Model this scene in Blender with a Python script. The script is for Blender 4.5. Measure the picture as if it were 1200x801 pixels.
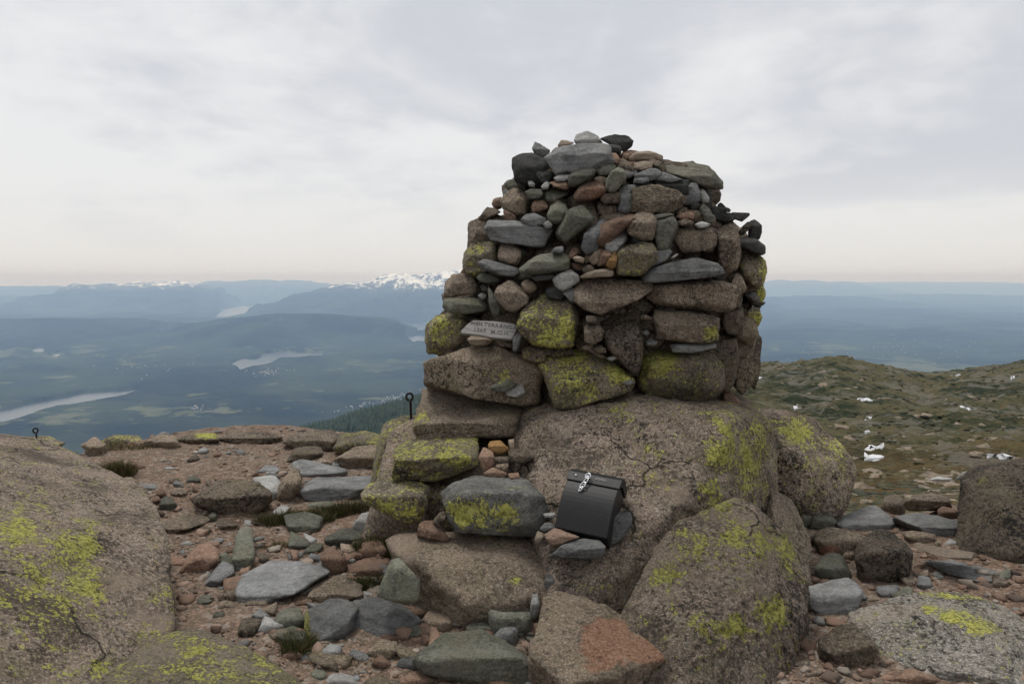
import bpy, bmesh, math, random
import numpy as np
from mathutils import Vector, Matrix, Euler

for o in list(bpy.data.objects): bpy.data.objects.remove(o)
scene = bpy.context.scene
COL = scene.collection
random.seed(7); RNG = np.random.default_rng(11)

# ------------------------------------------------------------------ camera
F_PX, CX, CY = 900.0, 600.0, 400.5
EYE = 1.6
PITCH = math.radians(4.67)
cam_d = bpy.data.cameras.new('camera'); cam = bpy.data.objects.new('camera', cam_d); COL.objects.link(cam)
cam.location = (0, 0, EYE); cam.rotation_euler = (math.radians(90) - PITCH, 0, 0)
cam_d.sensor_width = 36; cam_d.lens = 36 * F_PX / 1200; cam_d.clip_start = 0.05; cam_d.clip_end = 200000
scene.camera = cam

# ------------------------------------------------------------------ sky, sun, exposure
SUN_DIR = Vector((-0.28, 0.24, 0.93)).normalized()      # high behind the cloud, a little left of and beyond the cairn
SUN_EL, SUN_AZ = math.asin(SUN_DIR.z), math.atan2(SUN_DIR.x, SUN_DIR.y)
world = bpy.data.worlds.new('World'); scene.world = world; world.use_nodes = True
nt = world.node_tree; nt.nodes.clear()
def wn(t, **k):
    n = nt.nodes.new(t)
    for a, b in k.items(): setattr(n, a, b)
    return n
def mathn(tree, op, a, b=None, c=None, clamp=False):
    n = tree.nodes.new('ShaderNodeMath'); n.operation = op; n.use_clamp = clamp
    for i, v in enumerate((a, b, c)):
        if v is None: continue
        if isinstance(v, (int, float)): n.inputs[i].default_value = v
        else: tree.links.new(v, n.inputs[i])
    return n.outputs[0]
def mixc(tree, fac, a, b, mode='MIX'):
    n = tree.nodes.new('ShaderNodeMix'); n.data_type = 'RGBA'; n.blend_type = mode
    for s, v in ((n.inputs[0], fac), (n.inputs[6], a), (n.inputs[7], b)):
        if isinstance(v, (int, float)): s.default_value = v
        elif isinstance(v, tuple): s.default_value = (*v[:3], 1)
        else: tree.links.new(v, s)
    return n.outputs[2]
def noisen(tree, vec, scale, detail=4, rough=0.5, dist=0.0):
    n = tree.nodes.new('ShaderNodeTexNoise')
    if vec is not None: tree.links.new(vec, n.inputs['Vector'])
    n.inputs['Scale'].default_value = scale; n.inputs['Detail'].default_value = detail
    n.inputs['Roughness'].default_value = rough; n.inputs['Distortion'].default_value = dist
    return n.outputs[0]
def ramp(tree, fac, a, b):
    n = tree.nodes.new('ShaderNodeMapRange'); n.interpolation_type = 'SMOOTHSTEP'
    tree.links.new(fac, n.inputs[0]); n.inputs[1].default_value = a; n.inputs[2].default_value = b
    return n.outputs[0]
tc = wn('ShaderNodeTexCoord'); sep = wn('ShaderNodeSeparateXYZ'); nt.links.new(tc.outputs['Generated'], sep.inputs[0])
zz = mathn(nt, 'ADD', mathn(nt, 'MAXIMUM', sep.outputs[2], 0.0), 0.22)
comb = wn('ShaderNodeCombineXYZ')
nt.links.new(mathn(nt, 'ADD', mathn(nt, 'DIVIDE', sep.outputs[0], zz), 0.80), comb.inputs[0])
nt.links.new(mathn(nt, 'DIVIDE', sep.outputs[1], zz), comb.inputs[1]); comb.inputs[2].default_value = 4.3
c1 = noisen(nt, comb.outputs[0], 0.62, 5, 0.52, 0.35)
c2 = noisen(nt, comb.outputs[0], 1.9, 6, 0.55, 0.6)
c3 = noisen(nt, comb.outputs[0], 6.5, 5, 0.6, 0.5)
cl = mathn(nt, 'ADD', mathn(nt, 'ADD', mathn(nt, 'MULTIPLY', c1, 0.62), mathn(nt, 'MULTIPLY', c2, 0.28)), mathn(nt, 'MULTIPLY', c3, 0.10))
cloud = mixc(nt, ramp(nt, cl, 0.40, 0.54), (0.452, 0.460, 0.488), (0.605, 0.603, 0.604))
# paler, slightly warm air low over the horizon
cloud = mixc(nt, ramp(nt, sep.outputs[2], 0.16, 0.0), cloud, (0.592, 0.584, 0.585))
sky = wn('ShaderNodeTexSky'); sky.sky_type = 'NISHITA'; sky.sun_disc = False
sky.sun_elevation = SUN_EL; sky.sun_rotation = SUN_AZ
skys = mixc(nt, 1.0, sky.outputs[0], (0.1, 0.1, 0.1), 'MULTIPLY')
tot = mixc(nt, 0.06, cloud, skys)
bg = wn('ShaderNodeBackground'); nt.links.new(tot, bg.inputs[0]); bg.inputs[1].default_value = 1.0
out = wn('ShaderNodeOutputWorld'); nt.links.new(bg.outputs[0], out.inputs[0])
sl = bpy.data.lights.new('sun', 'SUN'); sl.energy = 1.5; sl.angle = math.radians(18); sl.color = (1.0, 0.96, 0.9)
sun = bpy.data.objects.new('sun', sl); COL.objects.link(sun)
sun.rotation_euler = (-SUN_DIR).to_track_quat('-Z', 'Y').to_euler()
vs = scene.view_settings; vs.view_transform = 'Standard'; vs.look = 'None'; vs.exposure = 0.5; vs.gamma = 1.0; vs.use_curve_mapping = False
scene.cycles.use_denoising = True
scene.cycles.max_bounces = 6; scene.cycles.diffuse_bounces = 3; scene.cycles.glossy_bounces = 2
scene.cycles.transparent_max_bounces = 4; scene.cycles.volume_bounces = 2

# ------------------------------------------------------------------ picture <-> place
_s, _c = math.sin(PITCH), math.cos(PITCH)
def P(px, py, d):
    """the point seen at photo pixel (px, py) that stands d metres in front of the camera"""
    u = (px - CX) / F_PX; v = (CY - py) / F_PX
    dy = _c + v * _s; dz = -_s + v * _c
    k = d / dy
    return np.array((u * k, d, EYE + dz * k))
def PZ(px, py, z):
    u = (px - CX) / F_PX; v = (CY - py) / F_PX
    dy = _c + v * _s; dz = -_s + v * _c
    k = (z - EYE) / dz
    return np.array((u * k, dy * k, z))
def proj(p):
    p = np.asarray(p, float); x, y, z = p[..., 0], p[..., 1], p[..., 2] - EYE
    f = y * _c - z * _s; up = y * _s + z * _c
    return CX + F_PX * x / f, CY - F_PX * up / f

# ------------------------------------------------------------------ noise
_perm = np.random.default_rng(5).permutation(256); _perm = np.concatenate([_perm, _perm, _perm])
_gr = np.random.default_rng(6).normal(size=(256, 3)); _gr /= np.linalg.norm(_gr, axis=1)[:, None]
def perlin(p):
    p = np.asarray(p, float); i = np.floor(p).astype(np.int64); f = p - i; i &= 255
    w = f * f * f * (f * (f * 6 - 15) + 10)
    r = 0
    for a in (0, 1):
        for b in (0, 1):
            for c in (0, 1):
                g = _gr[_perm[_perm[_perm[i[:, 0] + a] + (i[:, 1] + b)] + (i[:, 2] + c)] & 255]
                d = g[:, 0] * (f[:, 0] - a) + g[:, 1] * (f[:, 1] - b) + g[:, 2] * (f[:, 2] - c)
                r = r + d * np.where(a, w[:, 0], 1 - w[:, 0]) * np.where(b, w[:, 1], 1 - w[:, 1]) * np.where(c, w[:, 2], 1 - w[:, 2])
    return r * 1.5
def fbm(p, oct=4, gain=0.5):
    r, a, q = 0, 1.0, np.asarray(p, float)
    for k in range(oct):
        r = r + a * perlin(q); a *= gain; q = q * 2.03 + 17.3
    return r
def ridged(p, oct=4, gain=0.5):
    r, a, q = 0, 1.0, np.asarray(p, float)
    for k in range(oct):
        r = r + a * (1 - 2 * np.abs(perlin(q))); a *= gain; q = q * 2.03 + 9.1
    return r
def sstep(a, b, x):
    t = np.clip((np.asarray(x, float) - a) / (b - a), 0, 1); return t * t * (3 - 2 * t)
def xy3(x, y, z=0.0):
    x = np.asarray(x, float); return np.stack([x.ravel(), np.asarray(y, float).ravel(), np.full(x.size, z)], 1)

# ------------------------------------------------------------------ materials
def new_mat(name):
    m = bpy.data.materials.new(name); m.use_nodes = True
    b = m.node_tree.nodes['Principled BSDF']; return m, m.node_tree, b
def bump(t, h, strength, dist, prev=None):
    n = t.nodes.new('ShaderNodeBump'); n.inputs['Strength'].default_value = strength; n.inputs['Distance'].default_value = dist
    t.links.new(h, n.inputs['Height'])
    if prev is not None: t.links.new(prev, n.inputs['Normal'])
    return n.outputs[0]
def attr(t, name):
    n = t.nodes.new('ShaderNodeAttribute'); n.attribute_name = name; return n
def rock_mat(name, c1, c2, grain=0.5, crust=0.3, streak=0.0, lich=0.0, pale=0.15, crystal=130.0, olive=0.35, stain=0.0, crack=0.0):
    """stone: two base tones, crystal grain, dark crust lichen, yellow-green map lichen where the mesh says so"""
    m, t, b = new_mat(name)
    tc = t.nodes.new('ShaderNodeTexCoord'); oi = t.nodes.new('ShaderNodeObjectInfo')
    off = t.nodes.new('ShaderNodeVectorMath'); off.operation = 'ADD'
    rv = t.nodes.new('ShaderNodeCombineXYZ')
    for i, k in enumerate((37.0, 61.0, 23.0)): t.links.new(mathn(t, 'MULTIPLY', oi.outputs['Random'], k), rv.inputs[i])
    t.links.new(tc.outputs['Object'], off.inputs[0]); t.links.new(rv.outputs[0], off.inputs[1])
    co = off.outputs[0]
    big = noisen(t, co, 5.0, 5, 0.6, 0.4)
    col = mixc(t, ramp(t, big, 0.36, 0.66), c1, c2)
    if streak > 0:
        mp = t.nodes.new('ShaderNodeMapping'); mp.inputs['Rotation'].default_value = (0.5, 0.35, 0.2); mp.inputs['Scale'].default_value = (1.2, 1.2, 11)
        t.links.new(co, mp.inputs[0])
        st = noisen(t, mp.outputs[0], 6.0, 6, 0.65, 0.3)
        col = mixc(t, mathn(t, 'MULTIPLY', ramp(t, st, 0.42, 0.72), streak), col, tuple(min(1, v * 1.9 + 0.02) for v in c2))
        col = mixc(t, mathn(t, 'MULTIPLY', ramp(t, st, 0.48, 0.28), streak), col, tuple(v * 0.45 for v in c1))
    g1 = noisen(t, co, crystal * 0.75, 3, 0.75)
    g2 = noisen(t, co, crystal * 0.30, 5, 0.78)
    col = mixc(t, mathn(t, 'MULTIPLY', ramp(t, g1, 0.50, 0.63), grain), col, tuple(min(1, v * 2.0 + 0.03) for v in c2))
    col = mixc(t, mathn(t, 'MULTIPLY', ramp(t, g2, 0.49, 0.36), min(1, grain * 1.2)), col, tuple(v * 0.33 for v in c1))
    # thin olive and pale grey crust lichen, black crust lichen
    pl = noisen(t, co, 19.0, 6, 0.72, 0.5); ov = noisen(t, co, 3.1, 5, 0.65, 0.6)
    col = mixc(t, mathn(t, 'MULTIPLY', ramp(t, mathn(t, 'ADD', mathn(t, 'MULTIPLY', ov, 0.6), mathn(t, 'MULTIPLY', g2, 0.4)), 0.48, 0.60), olive), col, (0.165, 0.155, 0.072))
    col = mixc(t, mathn(t, 'MULTIPLY', ramp(t, pl, 0.55, 0.66), pale), col, (0.33, 0.325, 0.28))
    dk = noisen(t, co, 46.0, 6, 0.78, 0.2); dk0 = noisen(t, co, 4.0, 4, 0.6)
    dm = ramp(t, mathn(t, 'ADD', dk, mathn(t, 'MULTIPLY', mathn(t, 'SUBTRACT', dk0, 0.5), 0.50)), 0.50, 0.59)
    ad = attr(t, 'dark')  # mesh weight thickens the crust, on some faces to paint in shade
    dcol = mathn(t, 'MULTIPLY', dm, mathn(t, 'MINIMUM', mathn(t, 'ADD', ad.outputs['Fac'], crust), 1.0))
    col = mixc(t, dcol, col, (0.026, 0.024, 0.020))
    if stain > 0:
        s1 = noisen(t, co, 1.3, 6, 0.62, 0.8)
        col = mixc(t, mathn(t, 'MULTIPLY', ramp(t, s1, 0.54, 0.68), stain), col, (0.30, 0.235, 0.185))
        col = mixc(t, mathn(t, 'MULTIPLY', ramp(t, s1, 0.46, 0.34), stain), col, (0.075, 0.060, 0.046))
    if crack > 0:
        wv = t.nodes.new('ShaderNodeVectorMath'); wv.operation = 'MULTIPLY_ADD'
        nv = t.nodes.new('ShaderNodeTexNoise'); nv.inputs['Scale'].default_value = 3.0; nv.inputs['Detail'].default_value = 5; t.links.new(co, nv.inputs['Vector'])
        t.links.new(nv.outputs['Color'], wv.inputs[0]); wv.inputs[1].default_value = (0.5, 0.5, 0.5); t.links.new(co, wv.inputs[2])
        vr = t.nodes.new('ShaderNodeTexVoronoi'); vr.feature = 'DISTANCE_TO_EDGE'; vr.inputs['Scale'].default_value = 1.25; t.links.new(wv.outputs[0], vr.inputs['Vector'])
        ckm = mathn(t, 'MULTIPLY', ramp(t, vr.outputs['Distance'], 0.013, 0.003), ramp(t, noisen(t, co, 1.1, 2, 0.5), 0.50, 0.56))
        col = mixc(t, mathn(t, 'MULTIPLY', ckm, crack), col, (0.03, 0.026, 0.02))
    # fresh, broken granite
    af = attr(t, 'fresh')
    fm = ramp(t, mathn(t, 'ADD', af.outputs['Fac'], mathn(t, 'MULTIPLY', mathn(t, 'SUBTRACT', pl, 0.5), 1.2)), 0.42, 0.60)
    fc = mixc(t, ramp(t, g1, 0.40, 0.62), (0.19, 0.098, 0.058), (0.34, 0.21, 0.145))
    fc = mixc(t, ramp(t, g2, 0.46, 0.34), fc, (0.10, 0.055, 0.035))
    col = mixc(t, fm, col, fc)
    # yellow-green lichen: ragged rosettes, dusty at the rim
    al = attr(t, 'lichen')
    ln = noisen(t, co, 12.0, 9, 0.76, 0.6); ln0 = noisen(t, co, 4.5, 4, 0.6, 0.5); ln2 = noisen(t, co, 60.0, 5, 0.75)
    lv = mathn(t, 'ADD', mathn(t, 'ADD', al.outputs['Fac'], lich), mathn(t, 'ADD', mathn(t, 'MULTIPLY', mathn(t, 'SUBTRACT', ln, 0.5), 2.5), mathn(t, 'MULTIPLY', mathn(t, 'SUBTRACT', ln0, 0.5), 1.5)))
    lv2 = mathn(t, 'ADD', lv, mathn(t, 'MULTIPLY', mathn(t, 'SUBTRACT', ln2, 0.5), 2.4))
    lm = mathn(t, 'MULTIPLY', ramp(t, lv2, 0.46, 0.54), 0.95)
    if lich <= 0: lm = mathn(t, 'MULTIPLY', lm, ramp(t, al.outputs['Fac'], 0.04, 0.2))
    rim = mathn(t, 'MULTIPLY', ramp(t, lv2, 0.30, 0.44), mathn(t, 'ADD', mathn(t, 'MULTIPLY', al.outputs['Fac'], 0.7), 0.12 if lich > 0 else 0.0))
    col = mixc(t, rim, col, (0.05, 0.05, 0.03))
    lc = mixc(t, ramp(t, ln2, 0.38, 0.62), (0.200, 0.200, 0.035), (0.50, 0.48, 0.13))
    lc = mixc(t, ramp(t, g2, 0.46, 0.34), lc, (0.055, 0.058, 0.02))
    lc = mixc(t, mathn(t, 'MULTIPLY', ramp(t, ov, 0.52, 0.64), 0.5), lc, (0.25, 0.25, 0.13))
    col = mixc(t, lm, col, lc)
    # per-stone brightness
    mul = mathn(t, 'ADD', mathn(t, 'MULTIPLY', oi.outputs['Random'], 0.66), 0.62)
    cm = t.nodes.new('ShaderNodeCombineColor')
    for i in range(3): t.links.new(mul, cm.inputs[i])
    col = mixc(t, 1.0, col, cm.outputs[0], 'MULTIPLY')
    t.links.new(col, b.inputs['Base Color'])
    b.inputs['Roughness'].default_value = 0.93; b.inputs['Specular IOR Level'].default_value = 0.22
    h = mathn(t, 'ADD', mathn(t, 'MULTIPLY', g2, 0.6), mathn(t, 'MULTIPLY', g1, 0.4))
    n1 = bump(t, mathn(t, 'ADD', dk, mathn(t, 'MULTIPLY', lm, 0.12)), 0.8, 0.03)
    if crack > 0: n1 = bump(t, mathn(t, 'SUBTRACT', 1.0, ckm), 0.9, 0.03, n1)
    n2 = bump(t, h, 0.8, 0.010, n1)
    t.links.new(n2, b.inputs['Normal'])
    return m
M = {
 'gb': rock_mat('brown_granite', (0.175, 0.136, 0.100), (0.260, 0.208, 0.158), 0.65, 0.55, olive=0.3, stain=0.4),
 'gd': rock_mat('dark_crusted_granite', (0.130, 0.102, 0.076), (0.190, 0.152, 0.116), 0.65, 0.80, olive=0.3, stain=0.3),
 'gp': rock_mat('pink_granite', (0.225, 0.138, 0.098), (0.310, 0.205, 0.150), 0.5, 0.18, crystal=150, olive=0.15, stain=0.3),
 'sl': rock_mat('grey_schist', (0.155, 0.158, 0.158), (0.250, 0.253, 0.252), 0.22, 0.28, streak=0.34, pale=0.25, olive=0.12, stain=0.1),
 'gg': rock_mat('green_grey_stone', (0.118, 0.122, 0.098), (0.190, 0.192, 0.152), 0.35, 0.38, streak=0.15, pale=0.25, olive=0.3, stain=0.2),
 'dg': rock_mat('dark_grey_stone', (0.090, 0.090, 0.086), (0.160, 0.160, 0.152), 0.4, 0.5, streak=0.15, pale=0.35, olive=0.1),
 'bk': rock_mat('charcoal_stone', (0.042, 0.042, 0.041), (0.082, 0.082, 0.078), 0.3, 0.5, pale=0.14, olive=0.05),
 'tn': rock_mat('tan_stone', (0.27, 0.205, 0.152), (0.37, 0.30, 0.235), 0.35, 0.2, olive=0.12, stain=0.2),
 'lt': rock_mat('pale_grey_stone', (0.27, 0.27, 0.255), (0.38, 0.375, 0.36), 0.28, 0.25, streak=0.15, olive=0.12, stain=0.15),
 'lg': rock_mat('lichened_granite', (0.155, 0.130, 0.095), (0.225, 0.190, 0.142), 0.6, 0.65, lich=0.30, pale=0.3, olive=0.6, stain=0.3),
 'or': rock_mat('rust_orange_stone', (0.30, 0.165, 0.06), (0.42, 0.25, 0.11), 0.25, 0.15, olive=0.05),
 'gy': rock_mat('pale_grey_granite', (0.190, 0.175, 0.150), (0.270, 0.250, 0.220), 0.75, 0.85, lich=0.05, pale=0.5, olive=0.25, stain=0.4),
 'outcrop': rock_mat('outcrop_granite', (0.195, 0.150, 0.116), (0.285, 0.228, 0.182), 0.85, 0.66, lich=0.13, pale=0.4, crystal=120, olive=0.25, stain=0.7, crack=0.9),
}

# ------------------------------------------------------------------ mesh helpers
def mesh_obj(name, v, f, mat, parent=None, smooth=True, attrs=None):
    v = np.asarray(v, np.float32)
    me = bpy.data.meshes.new(name)
    if isinstance(f, np.ndarray):
        n, k = f.shape
        me.vertices.add(len(v)); me.vertices.foreach_set('co', v.ravel())
        me.loops.add(n * k); me.loops.foreach_set('vertex_index', f.ravel().astype(np.int32))
        me.polygons.add(n); me.polygons.foreach_set('loop_start', np.arange(0, n * k, k, dtype=np.int32))
    else:
        me.from_pydata(v.tolist(), [], f)
    me.update(calc_edges=True); me.validate()
    if smooth: me.polygons.foreach_set('use_smooth', np.ones(len(me.polygons), bool))
    for k, a in (attrs or {}).items():
        a = np.asarray(a, np.float32)
        if a.ndim == 2:
            at = me.attributes.new(k, 'FLOAT_COLOR', 'POINT'); at.data.foreach_set('color', np.concatenate([a, np.ones((len(a), 1), np.float32)], 1).ravel())
        else:
            at = me.attributes.new(k, 'FLOAT', 'POINT'); at.data.foreach_set('value', a)
    if mat: me.materials.append(mat)
    o = bpy.data.objects.new(name, me); COL.objects.link(o)
    if parent: o.parent = parent
    return o
def tag(o, label=None, cat=None, group=None, kind=None):
    if label: o['label'] = label
    if cat: o['category'] = cat
    if group: o['group'] = group
    if kind: o['kind'] = kind
    return o
def empty(name, loc):
    o = bpy.data.objects.new(name, None); o.empty_display_size = 0.1; o.location = loc; COL.objects.link(o); return o
_ico = {}
def ico(level):
    if level not in _ico:
        bm = bmesh.new(); bmesh.ops.create_icosphere(bm, subdivisions=level, radius=1)
        bm.verts.ensure_lookup_table()
        v = np.array([x.co[:] for x in bm.verts]); v /= np.linalg.norm(v, axis=1)[:, None]
        f = np.array([[x.index for x in q.verts] for q in bm.faces]); bm.free(); _ico[level] = (v, f)
    return _ico[level]
def hull_planes(q):
    bm = bmesh.new()
    for p in q: bm.verts.new(p)
    r = bmesh.ops.convex_hull(bm, input=bm.verts)
    bm.normal_update()
    pl = []
    for f in bm.faces:
        n = np.array(f.normal[:]); L = np.linalg.norm(n)
        if L < .5 or f.calc_area() < 1e-5: continue
        d = float(n @ np.array(f.verts[0].co[:]))
        if d < 0: n, d = -n, -d
        for k, (m_, e_, w_) in enumerate(pl):
            if m_ @ n > 0.945: break
        else: pl.append((n, max(d, 0.12), 1))
    bm.free(); return pl
def rock_shape(pts, level=4, p=16, rough=1.0, fine=1.0, wob=0.06, chips=8, seed=0, chipmin=0.88, inflate=1.0):
    """rounded, chipped and weathered convex stone through the given 3-D points; returns world vertices and faces"""
    rg = np.random.default_rng(seed)
    pts = np.asarray(pts, float)
    lo, hi = pts.min(0), pts.max(0); c = pts.mean(0) * 0.5 + (lo + hi) * 0.25
    s = np.maximum((hi - lo) / 2, 0.01)
    q = (pts - c) / s
    pl = hull_planes(q)
    N = np.array([a[0] for a in pl]); D = np.array([a[1] for a in pl])
    for k in range(chips):
        n = rg.normal(size=3); n /= np.linalg.norm(n)
        sup = (q @ n).max(); 
        N = np.vstack([N, n]); D = np.append(D, max(0.15, sup * rg.uniform(chipmin, 0.99)))
    v, f = ico(level)
    q0 = rg.uniform(-50, 50, 3)
    # wobble the direction a little so that edges run crooked and facets are not dead flat
    vw = v + wob * np.stack([fbm(v * 2.3 + q0 + k * 13, 3) for k in range(3)], 1)
    dots = np.maximum(vw @ N.T, 0) / D
    r = (dots ** (p * 4.6)).sum(1) ** (-1.0 / (p * 4.6))
    w = (v * r[:, None])
    wl, wh = w.min(0), w.max(0)
    w = lo + (w - wl) / (wh - wl) * (hi - lo)
    w = c + (w - c) * inflate
    size = float(np.sort(hi - lo)[1]); o = rg.uniform(-50, 50, 3)
    rad = (w - c); rad /= np.linalg.norm(rad, axis=1)[:, None]
    amp = size * rough
    disp = 0.040 * amp * fbm(w * (2.2 / size) + o, 3) + 0.018 * amp * ridged(w * (5.5 / size) + o, 3)
    disp = disp + fine * (min(0.006, 0.028 * size) * fbm(w * 20 + o, 3, 0.65) + min(0.0028, 0.014 * size) * fbm(w * 70 + o, 2, 0.65))
    return w + rad * disp[:, None], f
ZERO = ('lichen', 'fresh', 'dark')
def paint(w, marks):
    """patches of lichen / fresh break / dark crust and painted shade around picture positions, kept on the mesh as plain weights"""
    a = {k: np.zeros(len(w)) for k in ZERO}
    if marks:
        px, py = proj(w)
        for kind, x, y, rx, ry, amt in marks:
            d = np.sqrt(((px - x) / rx) ** 2 + ((py - y) / ry) ** 2)
            a[kind] = np.maximum(a[kind], amt * (1 - sstep(0.1, 1.6, d))) if amt > 0 else a[kind] + amt * (1 - sstep(0.35, 1.45, d))
    return a
def put_rock(name, pts, mat, level=4, parent=None, marks=None, **kw):
    if mat in ('sl', 'lt', 'bk', 'tn', 'gg', 'or') and 'fine' not in kw: kw['fine'] = 0.5
    w, f = rock_shape(pts, level, **kw)
    lo, hi = w.min(0), w.max(0); base = np.array([(lo[0] + hi[0]) / 2, (lo[1] + hi[1]) / 2, lo[2]])
    off = base - (np.array(parent.location) if parent else 0)
    o = mesh_obj(name, w - base, f, M[mat], parent, True, paint(w, marks))
    o.location = off
    return o

# ------------------------------------------------------------------ ground of the summit
def yedge(x):
    return 8.5 - 2.9 * sstep(0.6, 2.2, x) - 2.0 * sstep(-3.5, -4.6, x) + 0.25 * np.sin(np.asarray(x) * 1.7)
def G(x, y):
    x = np.asarray(x, float); y = np.asarray(y, float); sh = x.shape
    p = xy3(x, y)
    s = (y - yedge(x)).ravel()
    z = 0.05 * fbm(p * 0.8 + 3, 3) + 0.016 * fbm(p * 4.2, 3) + 0.0065 * fbm(p * 17, 3, 0.6) + 0.003 * fbm(p * 55, 2)
    z = z - 0.42 * np.log1p(np.exp(np.clip(s * 3.0, -30, 30))) / 3.0
    z = z - 0.4 * np.maximum(np.abs(x.ravel()) - 9, 0)
    return z.reshape(sh)
_gd = np.arange(1.5, 16, 0.03)
def ray_line(px, py, d):
    q = P(px, py, 1.0); e = q - np.array((0, 0, EYE)); return np.array((0, 0, EYE)) + e[None] * d[:, None]
def ground_hit(px, py):
    q = ray_line(px, py, _gd); m = q[:, 2] <= G(q[:, 0], q[:, 1])
    return float(_gd[m.argmax()]) if m.any() else 8.4
# ================================================================== the setting
# ---- summit ground
def grid_faces(nx, ny):
    i = np.arange(nx - 1)[None, :] + np.arange(ny - 1)[:, None] * nx
    return np.stack([i, i + 1, i + nx + 1, i + nx], -1).reshape(-1, 4)
gm, t, b = new_mat('red_brown_gravel')
tc_ = t.nodes.new('ShaderNodeTexCoord'); co = tc_.outputs['Object']
big = noisen(t, co, 0.9, 6, 0.62, 0.3); mid = noisen(t, co, 7.0, 6, 0.7)
col = mixc(t, ramp(t, big, 0.38, 0.62), (0.122, 0.084, 0.060), (0.132, 0.104, 0.078))
col = mixc(t, mathn(t, 'MULTIPLY', ramp(t, mid, 0.52, 0.68), 0.6), col, (0.24, 0.165, 0.12))
col = mixc(t, mathn(t, 'MULTIPLY', ramp(t, mid, 0.48, 0.32), 0.65), col, (0.072, 0.048, 0.034))
vo = t.nodes.new('ShaderNodeTexVoronoi'); vo.inputs['Scale'].default_value = 85; t.links.new(co, vo.inputs['Vector'])
vo2 = t.nodes.new('ShaderNodeTexVoronoi'); vo2.inputs['Scale'].default_value = 34; t.links.new(co, vo2.inputs['Vector'])
hs = t.nodes.new('ShaderNodeSeparateColor'); t.links.new(vo.outputs['Color'], hs.inputs[0])
hs2 = t.nodes.new('ShaderNodeSeparateColor'); t.links.new(vo2.outputs['Color'], hs2.inputs[0])
col = mixc(t, mathn(t, 'MULTIPLY', ramp(t, hs.outputs[0], 0.55, 0.9), 0.6), col, (0.30, 0.20, 0.15))
col = mixc(t, mathn(t, 'MULTIPLY', ramp(t, hs.outputs[1], 0.65, 0.95), 0.6), col, (0.075, 0.06, 0.05))
col = mixc(t, mathn(t, 'MULTIPLY', ramp(t, hs2.outputs[0], 0.75, 0.95), 0.6), col, (0.26, 0.225, 0.19))
t.links.new(col, b.inputs['Base Color']); b.inputs['Roughness'].default_value = 0.96; b.inputs['Specular IOR Level'].default_value = 0.15
n1 = bump(t, mathn(t, 'SUBTRACT', 1.0, vo2.outputs['Distance']), 0.55, 0.012)
n2 = bump(t, mathn(t, 'SUBTRACT', 1.0, vo.outputs['Distance']), 0.7, 0.007, n1)
t.links.new(n2, b.inputs['Normal'])
xs = np.concatenate([np.linspace(-14, -4.3, 50)[:-1], np.linspace(-4.3, 4.6, 420), np.linspace(4.6, 14, 50)[1:]])
ys = np.concatenate([np.linspace(-9, 2.1, 50)[:-1], np.linspace(2.1, 9.4, 330), np.linspace(9.4, 17, 40)[1:]])
XX, YY = np.meshgrid(xs, ys)
ground = mesh_obj('ground', np.stack([XX.ravel(), YY.ravel(), G(XX, YY).ravel()], 1), grid_faces(len(xs), len(ys)), gm)
tag(ground, 'red brown gravel ground of the rocky summit', kind='structure')

# ---- heath hillside to the right and around
_ht = np.array([(0, -1.2), (10, -2.1), (15, -3.3), (30, -7.0), (60, -12.0), (90, -15.4), (110, -16.6), (140, -18.2), (180, -19.3), (200, -20.6), (230, -32), (300, -72), (480, -170)])
_rx = np.array([(300, 0.0), (900, -1.1), (985, 0.9), (1040, -1.8), (1090, -4.0), (1140, -2.1), (1200, -0.8), (1300, 0.8), (1600, 0)])
def HH(x, y):
    x = np.asarray(x, float); y = np.asarray(y, float); sh = x.shape; x = x.ravel(); y = y.ravel()
    r = np.sqrt(x * x + y * y); yy = np.maximum(y, 0.1)
    zr = np.interp(np.where(y > 0, y, r), _ht[:, 0], _ht[:, 1])
    colp = CX + F_PX * x / np.maximum(y, 3)
    zr = zr + np.interp(colp, _rx[:, 0], _rx[:, 1]) * sstep(80, 175, y) * (1 - sstep(180, 260, y))
    zl = 0.2 - 0.33 * r
    k = sstep(0.02, 0.22, np.where(y > 0, x / yy, -1))
    z = zl * (1 - k) + zr * k
    p = xy3(x, y)
    amp = sstep(12, 60, r)
    z = z + amp * (1.1 * fbm(p * 0.03, 3) + 0.85 * ridged(p * 0.075 + 4, 5, 0.6) + 0.22 * fbm(p * 0.45, 4, 0.6))
    return z.reshape(sh)
hm, t, b = new_mat('alpine_heath')
tc_ = t.nodes.new('ShaderNodeTexCoord'); co = tc_.outputs['Object']
nA = noisen(t, co, 0.045, 8, 0.7, 0.6); nB = noisen(t, co, 0.35, 7, 0.72, 0.4); nC = noisen(t, co, 1.6, 5, 0.7); nD = noisen(t, co, 0.02, 3, 0.5)
col = mixc(t, ramp(t, nA, 0.44, 0.56), (0.020, 0.029, 0.014), (0.088, 0.082, 0.042))
col = mixc(t, mathn(t, 'MULTIPLY', ramp(t, nB, 0.50, 0.62), 0.65), col, (0.12, 0.092, 0.048))
col = mixc(t, mathn(t, 'MULTIPLY', ramp(t, nB, 0.46, 0.36), 0.8), col, (0.018, 0.023, 0.013))
col = mixc(t, mathn(t, 'MULTIPLY', ramp(t, nC, 0.55, 0.7), 0.5), col, (0.13, 0.115, 0.075))
geo = t.nodes.new('ShaderNodeNewGeometry'); sp = t.nodes.new('ShaderNodeSeparateXYZ'); t.links.new(geo.outputs['Position'], sp.inputs[0])
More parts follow.
